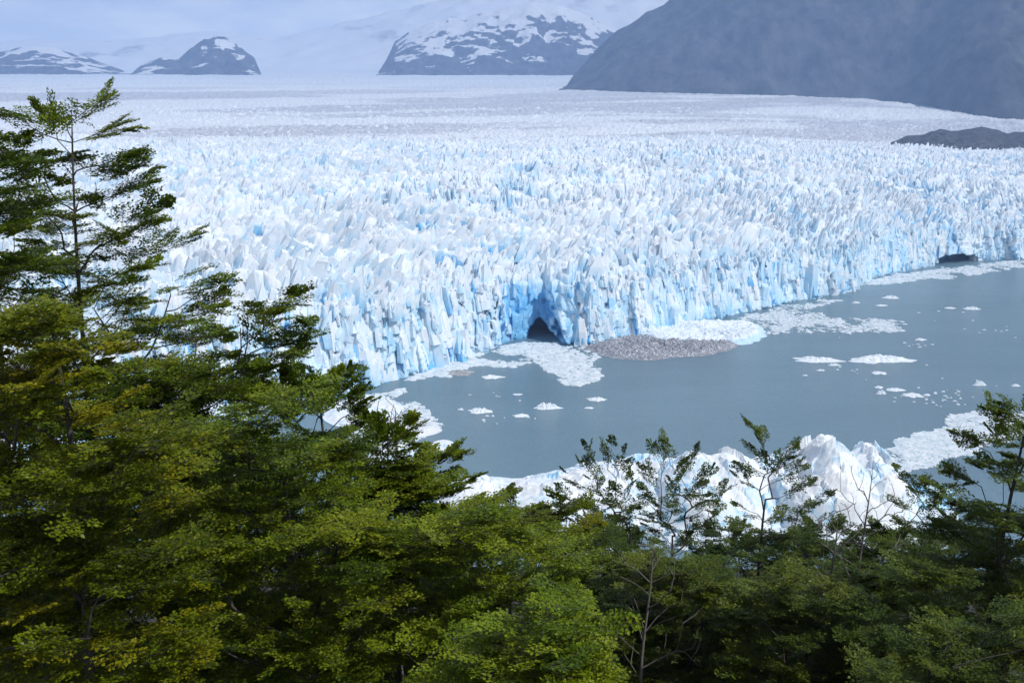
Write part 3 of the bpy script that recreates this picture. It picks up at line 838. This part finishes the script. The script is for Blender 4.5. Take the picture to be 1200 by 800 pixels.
def make_sprays(seed, nproto=10, density=1.0):
    """flat fans of leafy twigs one unit long: leaf points, leaf directions, and the twigs as line segments"""
    out = []
    rs = np.random.RandomState(seed)
    for _ in range(nproto):
        pos, drc, seg = [], [], []
        bend = rs.uniform(-0.15, 0.15); lift = rs.uniform(-0.05, 0.10)
        ax = lambda t: np.array([t, bend * t * t, lift * t - 0.06 * t * t])
        ts = np.arange(0, 1, 0.25)
        for t in ts: seg.append((ax(t), ax(t + 0.25), 1.0 - 0.7 * t))
        side = 1
        tw = [(ax(0.0), np.array([1, bend, 0.05]), 1.0, True)]
        for t in np.arange(0.06, 0.98, 0.072):
            side = -side
            ang = side * R(rs.uniform(34, 62))
            L = rs.uniform(0.32, 0.52) * (1.0 - 0.72 * t) + 0.05
            d = np.array([math.cos(ang), math.sin(ang), rs.uniform(-0.16, 0.22)])
            p = ax(t)
            seg.append((p, p + d * L, 0.45))
            tw.append((p, d, L, False))
            if L > 0.2:
                for q in (0.35, 0.62):
                    a2 = ang + rs.choice([-1, 1]) * R(rs.uniform(35, 55))
                    d2 = np.array([math.cos(a2), math.sin(a2), rs.uniform(-0.2, 0.25)])
                    tw.append((p + d * L * q, d2, L * 0.42, False))
        for (p, d, L, main) in tw:
            n = max(3, int(L / 0.040 * density))
            for i in range(n):
                f = (i + rs.uniform(0.2, 0.8)) / n
                if main and f < 0.3: continue
                b = ax(f) if main else p + d * L * f
                a = math.atan2(d[1], d[0]) + (1 if i % 2 else -1) * R(rs.uniform(25, 65))
                pos.append(b + rs.normal(0, 0.018, 3)); drc.append((math.cos(a), math.sin(a), rs.uniform(-0.25, 0.3)))
        out.append((np.array(pos), np.array(drc), seg))
    return out
SPRAYS = make_sprays(11, 12, 1.0)
SPRAYS_THIN = make_sprays(12, 10, 0.42)

def leaves_for(plates, leaf, rs, protos, up_jit=0.32):
    """plates: list of (origin, axis direction, length, tint)"""
    V, T = [], []
    segs = []
    for (o, d, L, tint, roll) in plates:
        pos, drc, seg = protos[rs.randint(len(protos))]
        d = d / np.linalg.norm(d)
        yv = np.cross([0, 0, 1.0], d); yv /= np.linalg.norm(yv) + 1e-9
        zv = np.cross(d, yv)
        c, s = math.cos(roll), math.sin(roll)
        yv, zv = yv * c + zv * s, zv * c - yv * s
        M = np.stack([d, yv * (1 if rs.rand() < 0.5 else -1), zv])
        p = o + (pos * L) @ M
        ld = drc @ M
        n = len(p)
        nz = zv + rs.normal(0, up_jit, (n, 3))
        sd = np.cross(nz, ld); sd /= np.linalg.norm(sd, axis=1, keepdims=True) + 1e-9
        up = np.cross(ld, sd)
        ls = leaf * 1.15 * rs.uniform(0.65, 1.3, (n, 1))
        a = p; b = p + ld * ls * 0.5 + sd * ls * 0.36 + up * ls * 0.10
        t = p + ld * ls; e = p + ld * ls * 0.5 - sd * ls * 0.36 + up * ls * 0.10
        V.append(np.stack([a, b, t, e], 1).reshape(-1, 3))
        tv = np.clip(tint + rs.normal(0, 0.16, n), 0, 1)
        T.append(np.repeat(tv, 4))
        for (q0, q1, w) in seg:
            segs.append((o + (q0 * L) @ M, o + (q1 * L) @ M, 0.0045 * w * (0.5 + L)))
    V = np.concatenate(V); T = np.concatenate(T)
    return V, np.arange(len(V)).reshape(-1, 4), T, segs

def tube_mesh(chains, sides=5):
    """chains: list of (points (n,3), radii (n,))"""
    VV, FF, b = [], [], 0
    for P_, r in chains:
        P_ = np.asarray(P_); n = len(P_)
        k = sides if r[0] > 0.012 else 3
        tg = np.gradient(P_, axis=0) if n > 2 else np.repeat((P_[1] - P_[0])[None], 2, 0)
        tg /= np.linalg.norm(tg, axis=1, keepdims=True) + 1e-9
        ref = np.where(np.abs(tg[:, 2:3]) > 0.9, np.array([[1.0, 0, 0]]), np.array([[0, 0, 1.0]]))
        a = np.cross(tg, ref); a /= np.linalg.norm(a, axis=1, keepdims=True) + 1e-9
        c = np.cross(tg, a)
        T = np.arange(k) / k * 2 * math.pi
        ring = P_[:, None, :] + np.asarray(r)[:, None, None] * (np.cos(T)[None, :, None] * a[:, None, :] + np.sin(T)[None, :, None] * c[:, None, :])
        VV.append(ring.reshape(-1, 3)); FF.append(grid_faces(n, k, True) + b); b += n * k
    return np.concatenate(VV), np.concatenate(FF)

def skeleton(trunk, anchors, rs, r_tip=0.006, trunk_r=None, up_bias=0.45, wob=0.10):
    """grow limbs from the trunk to every anchor; thickness adds up towards the root"""
    nodes = [np.array(p, float) for p in trunk]; par = list(range(-1, len(trunk) - 1))
    chains = [list(range(len(trunk)))]
    tr = np.array(trunk)
    hd = [np.min(np.linalg.norm(tr - a, axis=1)) for a in anchors]
    tips = []
    for i in np.argsort(hd):
        a = anchors[i]
        N = np.array(nodes)
        v = a - N; dist = np.linalg.norm(v, axis=1); hdist = np.hypot(v[:, 0], v[:, 1])
        cost = dist + 2.2 * np.maximum(0, up_bias * hdist - v[:, 2]) + 0.02 * np.arange(len(N)) / len(N)
        j = int(np.argmin(cost))
        p0 = N[j]; L = dist[j]
        if L < 0.05: tips.append(j); continue
        n = max(2, int(L / 0.22))
        pd = (p0 - N[par[j]]) if par[j] >= 0 else np.array([0, 0, 1.0])
        pd = pd / (np.linalg.norm(pd) + 1e-9)
        mid = p0 + (a - p0) * 0.5 + pd * L * 0.12 + np.array([0, 0, -0.06 * L]) + rs.normal(0, wob * 0.35 * L, 3)
        ch = [j]; prev = j
        for q in range(1, n + 1):
            t = q / n
            pt = p0 * (1 - t) ** 2 + 2 * mid * t * (1 - t) + a * t * t
            if q < n: pt = pt + rs.normal(0, 0.012, 3)
            nodes.append(pt); par.append(prev); prev = len(nodes) - 1; ch.append(prev)
        chains.append(ch); tips.append(prev)
    acc = np.zeros(len(nodes)); 
    for t in tips: acc[t] += r_tip ** 2.4
    for i in range(len(nodes) - 1, -1, -1):
        if acc[i] == 0: acc[i] = (r_tip * 0.8) ** 2.4
        if par[i] >= 0: acc[par[i]] += acc[i] if True else 0
    rad = acc ** (1 / 2.4)
    # interior nodes of a chain must not add to each other: recompute cleanly
    acc[:] = 0
    for t in tips: acc[t] += r_tip ** 2.4
    for i in range(len(nodes) - 1, 0, -1): acc[par[i]] += acc[i]
    rad = np.maximum(acc, (r_tip * 0.7) ** 2.4) ** (1 / 2.4)
    N = np.array(nodes)
    out = []
    for ch in chains:
        r = rad[ch].copy()
        if ch[0] != 0: r[0] = min(r[0], r[1] * 1.25)
        out.append((N[ch], r))
    return out

def in_poly(poly, n, rs):
    p = np.array(poly, float)
    res = []
    lo, hi = p.min(0), p.max(0)
    while len(res) < n:
        c = rs.uniform(lo, hi)
        j = len(p) - 1; ins = False
        for i in range(len(p)):
            if (p[i, 1] > c[1]) != (p[j, 1] > c[1]) and c[0] < (p[j, 0] - p[i, 0]) * (c[1] - p[i, 1]) / (p[j, 1] - p[i, 1]) + p[i, 0]:
                ins = not ins
            j = i
        if ins: res.append(c)
    return np.array(res)

def beech(label, d, base_px, top, poly=None, n=0, strokes=(), leaf=0.032, spray=0.6, kind='green', tint=0.45, seed=0,
          thick=None, thin=False, lean=0.0, tvar=0.22, wind=0.25, name='beech_tree', r_tip=0.006, per=6, group='southern beeches on the near slope'):
    """d: distance from the camera; base_px: column its foot stands in; top: photograph point of the trunk's tip.
    poly/n: crown area filled with n leaf plates; strokes: single limbs (tip x, tip y, inner x, inner y)"""
    rs = np.random.RandomState(seed + 1000)
    tp = at_depth(top[0], top[1], d)
    u = (base_px - 600) / F
    bx, by = u * d, d + 0.3
    bz = float(ground_z(np.array(bx), np.array(by))) - 0.15
    base_pt = np.array([bx, by, bz])
    nseg = 26
    trunk = []
    for i in range(nseg + 1):
        t = i / nseg
        p = base_pt * (1 - t) + tp * t
        p = p + np.array([0.25 * math.sin(3 * t + seed) * t * (1 - t) * 2, 0.25 * math.cos(2.2 * t + seed) * t * (1 - t) * 2, 0])
        trunk.append(p)
    trunk = np.array(trunk)
    anchors, plates = [], []
    pxm = d / F
    protos = SPRAYS_THIN if thin else SPRAYS
    if poly is not None and n:
        n = max(8, int(n * 0.62))
        q = in_poly(poly, n, rs)
        pw = np.ptp([p[0] for p in poly]) * pxm
        th = thick if thick is not None else min(1.6, 0.36 * pw)
        dep = d + rs.uniform(-1, 1, n) * th
        for (x, y), dd in zip(q, dep):
            a = at_depth(x, y, dd)
            # outwards from the trunk, swept a little with the wind
            k = np.clip((a[2] - bz) / max(0.1, tp[2] - bz), 0, 1)
            ax = base_pt * (1 - k) + tp * k
            o = a - ax; o[2] = 0
            o = o / (np.linalg.norm(o) + 0.3) + np.array([wind, 0, 0]) + rs.normal(0, 0.28, 3) * np.array([1, 1, 0])
            o = o / (np.linalg.norm(o) + 1e-6)
            anchors.append(a - o * spray * 0.3)
            tn = np.clip(tint + rs.normal(0, tvar), 0, 1)
            for s in range(per):
                az = rs.normal(0, 0.9)
                dv = np.array([o[0] * math.cos(az) - o[1] * math.sin(az), o[0] * math.sin(az) + o[1] * math.cos(az), rs.uniform(0.0, 0.42)])
                plates.append((a - o * spray * rs.uniform(0.15, 0.6) + np.array([rs.normal(0, 0.10), rs.normal(0, 0.10), rs.normal(0, 0.045)]), dv, spray * rs.uniform(0.65, 1.15), np.clip(tn + rs.normal(0, 0.07), 0, 1), rs.normal(0, 0.22)))
    for st in strokes:
        tx, ty, ix, iy = st[:4]
        dd = d + (st[4] if len(st) > 4 else rs.uniform(-0.5, 0.5))
        a1 = at_depth(tx, ty, dd + rs.uniform(-0.15, 0.15)); a0 = at_depth(ix, iy, dd)
        ax = a1 - a0; L = np.linalg.norm(ax); axn = ax / L
        anchors.append(a0); anchors.append(a0 + ax * 0.55)
        tn = np.clip(tint + rs.normal(0, tvar * 0.6), 0, 1)
        m = max(3, int(L / (spray * 0.30)))
        for i in range(m):
            f = (i + 0.5) / m
            for s in range(2 if not thin else 1):
                az = rs.normal(0, 0.7)
                hz2 = np.array([axn[0], axn[1], 0]) + 0.35 * rs.normal(0, 1, 3) * np.array([1, 1, 0])
                hv = np.array([hz2[0] * math.cos(az) - hz2[1] * math.sin(az), hz2[0] * math.sin(az) + hz2[1] * math.cos(az), 0.8 * axn[2] + rs.uniform(-0.10, 0.25)])
                ln = min(spray, (1 - f) * L + spray * 0.35) * rs.uniform(0.75, 1.1)
                plates.append((a0 + ax * f * 0.92 + rs.normal(0, 0.035, 3), hv, ln, tn, rs.normal(0, 0.3)))
    chains = skeleton(trunk, anchors, rs, r_tip)
    V, Fc, T, segs = leaves_for(plates, leaf, rs, protos)
    chains += [(np.array([a, b]), np.array([w, w * 0.5])) for a, b, w in segs]
    root = empty(name, tuple(base_pt))
    tag(root, label, 'tree', group)
    TV, TF = tube_mesh(chains)
    mesh_from('trunk', TV - base_pt, TF, BARK, root, smooth_shade=True)
    mesh_from('crown', V - base_pt, Fc, LEAF[kind], root, attrs={'tint': T})
    return root

A_str = [(122, 112, 78, 148), (157, 147, 86, 163), (8, 128, 50, 157), (54, 132, 68, 165), (161, 180, 98, 197), (180, 191, 112, 214), (176, 210, 112, 238),
         (90, 186, 45, 188), (50, 187, 20, 196), (197, 241, 140, 268), (184, 258, 132, 280), (227, 273, 158, 302), (187, 310, 122, 329), (150, 282, 88, 284), (40, 285, 75, 292),
         (268, 327, 196, 334), (262, 341, 200, 346), (268, 359, 208, 362), (259, 391, 185, 392), (110, 235, 70, 238), (20, 240, 52, 250), (105, 345, 60, 352), (170, 352, 110, 362), (160, 395, 100, 398), (150, 330, 90, 335), (30, 160, 10, 180), (70, 215, 40, 225)]
C_str = [(352, 345, 284, 371), (367, 382, 308, 388), (364, 399, 300, 411), (348, 410, 280, 424), (330, 368, 282, 384), (267, 392, 213, 394), (276, 419, 218, 420), (340, 396, 290, 402),
         (325, 462, 280, 466), (315, 436, 276, 441), (250, 440, 190, 450), (240, 470, 170, 478), (300, 428, 250, 436)]
D_str = [(416, 431, 388, 460), (436, 468, 400, 490), (332, 430, 352, 472), (346, 432, 358, 468), (399, 436, 374, 474), (433, 492, 396, 506), (369, 441, 364, 480), (385, 450, 372, 490), (422, 452, 388, 478), (350, 480, 340, 505), (410, 508, 370, 520), (330, 470, 335, 500)]
E_str = [(492, 495, 455, 520), (436, 490, 440, 525), (487, 522, 448, 540), (470, 508, 445, 530), (520, 536, 470, 560), (538, 528, 494, 552), (560, 556, 508, 575), (500, 560, 455, 580), (530, 575, 480, 596), (452, 512, 430, 536), (525, 600, 480, 612), (500, 625, 455, 635)]
I_str = [(560, 586, 530, 596), (575, 590, 600, 604), (604, 578, 575, 590), (640, 594, 610, 606), (655, 606, 620, 618), (645, 577, 668, 590), (668, 596, 640, 606), (590, 600, 560, 610), (700, 612, 665, 622), (690, 590, 665, 602)]
J_str = [(684, 519, 700, 548), (712, 517, 712, 550), (735, 533, 722, 560), (644, 572, 680, 592), (660, 553, 690, 575), (676, 540, 700, 565), (690, 560, 712, 590), (652, 590, 690, 612), (742, 560, 726, 590), (745, 590, 728, 615), (670, 610, 705, 625), (720, 570, 722, 600), (735, 620, 728, 640), (660, 630, 700, 645)]
K_str = [(780, 514, 786, 545), (762, 519, 776, 552), (816, 525, 798, 560), (836, 547, 806, 575), (832, 580, 804, 600), (752, 545, 775, 575), (748, 572, 778, 595), (800, 540, 792, 570), (820, 562, 800, 590), (765, 590, 785, 615), (840, 606, 805, 625), (755, 612, 782, 632), (812, 620, 795, 645), (785, 560, 788, 600), (850, 570, 830, 590), (745, 640, 775, 655)]
L_str = [(876, 495, 892, 520), (896, 506, 896, 532), (868, 540, 896, 556), (938, 524, 905, 552), (925, 536, 900, 560), (862, 556, 890, 575), (950, 562, 912, 584), (858, 590, 888, 602), (960, 590, 915, 606), (942, 545, 905, 566), (900, 530, 900, 560), (880, 520, 898, 545), (985, 610, 930, 625), (850, 620, 885, 632), (975, 575, 935, 600)]
N_str = [(1052, 549, 1072, 575), (1083, 560, 1082, 590), (1100, 585, 1085, 610), (1048, 585, 1074, 602), (1120, 610, 1092, 628), (1050, 610, 1078, 625), (1040, 640, 1075, 650), (1115, 640, 1090, 650), (1070, 570, 1078, 598)]
O_str = [(1158, 478, 1185, 500), (1172, 474, 1200, 490), (1122, 512, 1160, 530), (1140, 545, 1175, 556), (1110, 552, 1150, 570), (1165, 510, 1200, 522), (1118, 590, 1160, 600), (1085, 565, 1120, 590), (1190, 540, 1215, 545), (1200, 498, 1225, 508), (1098, 610, 1140, 622), (1225, 470, 1215, 500)]

beech('tall southern beech with tiered flat branches, its tip highest of all the trees', 14.0, 60, (84, 128), [(0, 250), (80, 200), (130, 300), (190, 350), (240, 400), (150, 470), (0, 470)], 60, A_str, 0.034, 0.62, 'green', 0.50, 1, thick=1.3, wind=0.5)
beech('dark dense beech cut by the left edge, beside the tallest beech', 11.5, -30, (-10, 140), [(-150, 150), (20, 135), (48, 190), (40, 330), (60, 470), (-150, 520)], 105, (), 0.034, 0.55, 'green', 0.30, 2, thick=1.2)
beech('wind swept beech with long branches reaching right across the ice cliff', 12.5, 110, (230, 400), [(120, 430), (270, 440), (330, 430), (340, 480), (190, 510), (110, 500)], 60, C_str, 0.033, 0.55, 'green', 0.48, 3, wind=0.8)
beech('large olive green beech filling the lower left corner, nearest to the viewer', 8.0, 60, (60, 380), [(-90, 370), (60, 360), (118, 410), (80, 470), (190, 490), (240, 560), (225, 640), (265, 720), (215, 800), (200, 860), (-90, 860)], 300, ((125, 420, 60, 430), (115, 445, 60, 452)), 0.030, 0.42, 'olive', 0.55, 4, thick=1.3)
beech('broad green beech in front of the cove with clumps of yellow green leaves', 10.0, 320, (320, 480), [(190, 540), (260, 480), (330, 455), (420, 520), (460, 610), (450, 700), (480, 790), (460, 860), (200, 860)], 260, (), 0.031, 0.46, 'green', 0.60, 5, thick=1.5)
beech('slender airy beech top in front of the cliff foot and cove', 13.0, 372, (372, 440), [(330, 490), (410, 500), (430, 560), (330, 570)], 22, D_str, 0.030, 0.34, 'green', 0.40, 6, wind=0.3, thin=False, per=2)
beech('bushy beech whose right tips reach over the rounded hump iceberg', 12.0, 440, (455, 510), [(410, 540), (480, 545), (520, 575), (490, 640), (470, 700), (400, 660)], 75, E_str, 0.032, 0.42, 'green', 0.58, 7, wind=0.7)
beech('bright green beech at the bottom centre, below the long smooth iceberg', 10.5, 560, (555, 600), [(440, 640), (520, 600), (600, 600), (640, 630), (690, 690), (665, 770), (640, 860), (450, 860), (470, 740)], 210, (), 0.031, 0.44, 'bright', 0.48, 8, thick=1.4)
beech('small umbrella shaped beech crowns just below the near icebergs', 16.5, 605, (605, 590), [(520, 605), (600, 598), (690, 615), (700, 660), (520, 650)], 50, I_str, 0.034, 0.42, 'olive', 0.35, 9, wind=0.2)
beech('low bright leafy beech bush at the bottom edge, right of centre', 7.5, 640, (640, 700), [(520, 800), (600, 740), (680, 705), (715, 735), (705, 790), (720, 860), (500, 860)], 85, (), 0.030, 0.40, 'bright', 0.62, 10, thick=0.8, wind=0.4)
beech('thin dark sparse beech on the left of the pair before the long smooth iceberg', 20.0, 742, (738, 612), [(650, 600), (735, 570), (745, 640), (660, 650)], 30, J_str, 0.036, 0.46, 'dark', 0.45, 11, thin=True, wind=0.0, per=2)
beech('thin dark sparse beech on the right of the pair, its stem forking low', 21.0, 790, (788, 628), [(750, 560), (830, 560), (845, 640), (745, 660)], 40, K_str, 0.036, 0.46, 'dark', 0.42, 12, thin=True, wind=0.0, per=2)
beech('pointed beech whose narrow tip rises in front of the blue cleft iceberg', 18.5, 890, (897, 585), [(855, 620), (930, 600), (985, 650), (970, 740), (840, 740)], 120, L_str, 0.035, 0.46, 'dark', 0.50, 13, wind=0.1, thin=True, per=3)
beech('thin beech between the dead tree and the right hand beech', 20.0, 1085, (1082, 630), [(1045, 620), (1115, 600), (1130, 700), (1050, 710)], 40, N_str, 0.036, 0.44, 'dark', 0.50, 14, wind=0.0, thin=True, per=3)
beech('tall dark beech with tiered branches cut by the right edge', 13.5, 1200, (1205, 490), [(1110, 620), (1150, 560), (1200, 500), (1300, 480), (1300, 780), (1090, 780), (1070, 680)], 190, O_str, 0.033, 0.48, 'dark', 0.62, 15, thick=1.4, wind=-0.3)
beech('dull brownish green beech below the sparse dark pair', 14.5, 800, (790, 650), [(710, 690), (760, 645), (830, 650), (880, 700), (880, 800), (860, 860), (690, 860)], 260, (), 0.034, 0.46, 'dark', 0.72, 16, thick=1.3)
beech('fine leaved dark green beech at the bottom, below the dead tree', 13.0, 960, (960, 670), [(850, 720), (910, 670), (1000, 690), (1070, 730), (1080, 860), (840, 860)], 250, (), 0.032, 0.44, 'dark', 0.66, 17, thick=1.3)
beech('dark leafy beech filling the lower right corner', 10.0, 1130, (1130, 730), [(1020, 800), (1090, 750), (1180, 735), (1300, 720), (1300, 880), (990, 880)], 120, (), 0.031, 0.44, 'dark', 0.68, 18, thick=1.0)
beech('deep green beech in shade left of the sparse dark pair', 17.5, 690, (690, 620), [(640, 650), (690, 620), (750, 640), (760, 700), (730, 860), (640, 860)], 150, (), 0.036, 0.48, 'dark', 0.45, 19)
beech('shaded beech standing between the broad green beech and the bright one', 14.0, 470, (470, 640), [(400, 680), (470, 640), (540, 680), (540, 860), (400, 860)], 190, (), 0.034, 0.5, 'green', 0.30, 20)
beech('shaded green beech behind the large olive beech, under the tall one', 12.0, 170, (170, 470), [(60, 470), (170, 470), (280, 500), (300, 640), (280, 860), (60, 860)], 260, (), 0.034, 0.5, 'green', 0.35, 21)
beech('dim beech under the pointed beech and the twin peaked iceberg', 16.5, 1010, (1010, 640), [(930, 690), (1000, 650), (1080, 690), (1110, 760), (1090, 840), (920, 840)], 90, (), 0.036, 0.5, 'dark', 0.50, 22)

beech('shaded beech behind the broad green beech, under the slender airy top', 14.5, 330, (330, 500), [(230, 520), (330, 500), (430, 540), (450, 700), (430, 860), (240, 860)], 210, (), 0.036, 0.52, 'green', 0.32, 23)
beech('shaded beech at the far left behind the large olive beech', 13.0, 0, (0, 420), [(-120, 430), (60, 440), (110, 560), (110, 860), (-120, 860)], 190, (), 0.036, 0.52, 'green', 0.30, 24)
for q, (x, y, dd, lab) in enumerate([
        (700, 612, 24, 'distant small beech crown low between the umbrella crowns and the sparse pair'),
        (846, 618, 25, 'distant small beech crown low between the sparse pair and the pointed beech'),
        (960, 612, 26, 'distant small beech crown low before the twin peaked iceberg'),
        (1040, 622, 24, 'distant small beech crown just below the dead tree'),
        (1120, 608, 25, 'distant small beech crown low beside the right hand beech')]):
    w = 75
    beech(lab, dd, x, (x, y), [(x - 20, y + 6), (x + 22, y + 4), (x + w, y + 60), (x + w, y + 150), (x - w, y + 150), (x - w, y + 55)], 125, ((x - 14, y - 6, x - 2, y + 14), (x + 24, y - 4, x + 6, y + 16), (x + 50, y + 14, x + 20, y + 30), (x - 48, y + 16, x - 18, y + 30)), 0.042, 0.55, 'dark', 0.4, 40 + q, wind=0.1)

# low leafy undergrowth on the slope between the trunks
rsu = np.random.RandomState(77)
pl = []
for _ in range(1500):
    y = rsu.uniform(5, 46); x = rsu.uniform(-0.62, 0.62) * y
    z = float(ground_z(np.array(x), np.array(y))) + rsu.uniform(0.1, 1.5)
    az = rsu.uniform(0, 6.28)
    pl.append((np.array([x, y, z]), np.array([math.cos(az), math.sin(az), rsu.uniform(0.0, 0.5)]), rsu.uniform(0.7, 1.3), np.clip(rsu.normal(0.45, 0.25), 0, 1), rsu.normal(0, 0.3)))
V, Fc, T, segs = leaves_for(pl, 0.060, rsu, SPRAYS)
tag(mesh_from('undergrowth', V, Fc, LEAF['dark'], attrs={'tint': T}), kind='stuff')

# the bare dead tree
def dead_tree(label, d, base_px, top, tips, seed):
    rs = np.random.RandomState(seed)
    tp = at_depth(top[0], top[1], d)
    bx = (base_px - 600) / F * d
    base_pt = np.array([bx, d, float(ground_z(np.array(bx), np.array(d))) - 0.15])
    trunk = np.array([base_pt * (1 - t) + tp * t + np.array([0.12 * math.sin(7 * t), 0.1 * math.cos(5 * t), 0]) * t * (1 - t) * 3 for t in np.linspace(0, 1, 30)])
    anchors = []
    for (x, y) in tips:
        a = at_depth(x, y, d + rs.uniform(-0.5, 0.5)); anchors.append(a)
        for q in range(5):
            anchors.append(a + rs.normal(0, 0.16, 3) + np.array([0.5 * (a[0] - tp[0]) * rs.uniform(-0.3, 0.3), 0, -0.05]))
    ch = skeleton(trunk, anchors, rs, 0.0045, up_bias=0.7, wob=0.12)
    root = empty('dead_tree', tuple(base_pt))
    tag(root, label, 'dead tree')
    V, Fc = tube_mesh(ch)
    mesh_from('trunk', V - base_pt, Fc, DEADWOOD, root, smooth_shade=True)
dead_tree('leafless grey dead tree standing before the twin peaked iceberg', 19.0, 1030, (1024, 535), [(1000, 560), (1012, 575), (1040, 560), (1052, 580), (1006, 600), (1046, 605), (995, 620), (1055, 625), (1018, 550), (1034, 590), (990, 590), (1060, 600), (985, 640)], 3)
dead_tree('bare grey twigs of a dead tree sticking up beside the cove icebergs', 13.2, 462, (463, 478), [(455, 482), (470, 480), (450, 495), (476, 492), (466, 488), (446, 505)], 4)

dead_tree('tangle of bare grey twigs among the dull brownish beech, left of the pointed beech', 13.0, 765, (765, 640), [(735, 655), (750, 640), (790, 660), (800, 690), (730, 690), (745, 720), (800, 730), (775, 650), (720, 720), (810, 760)], 5)
dead_tree('bare grey twigs standing beside the pointed beech, left of the dead tree', 15.5, 985, (982, 610), [(955, 620), (970, 600), (1000, 615), (1015, 640), (950, 650), (1020, 660), (965, 640), (1000, 590), (940, 680)], 6)
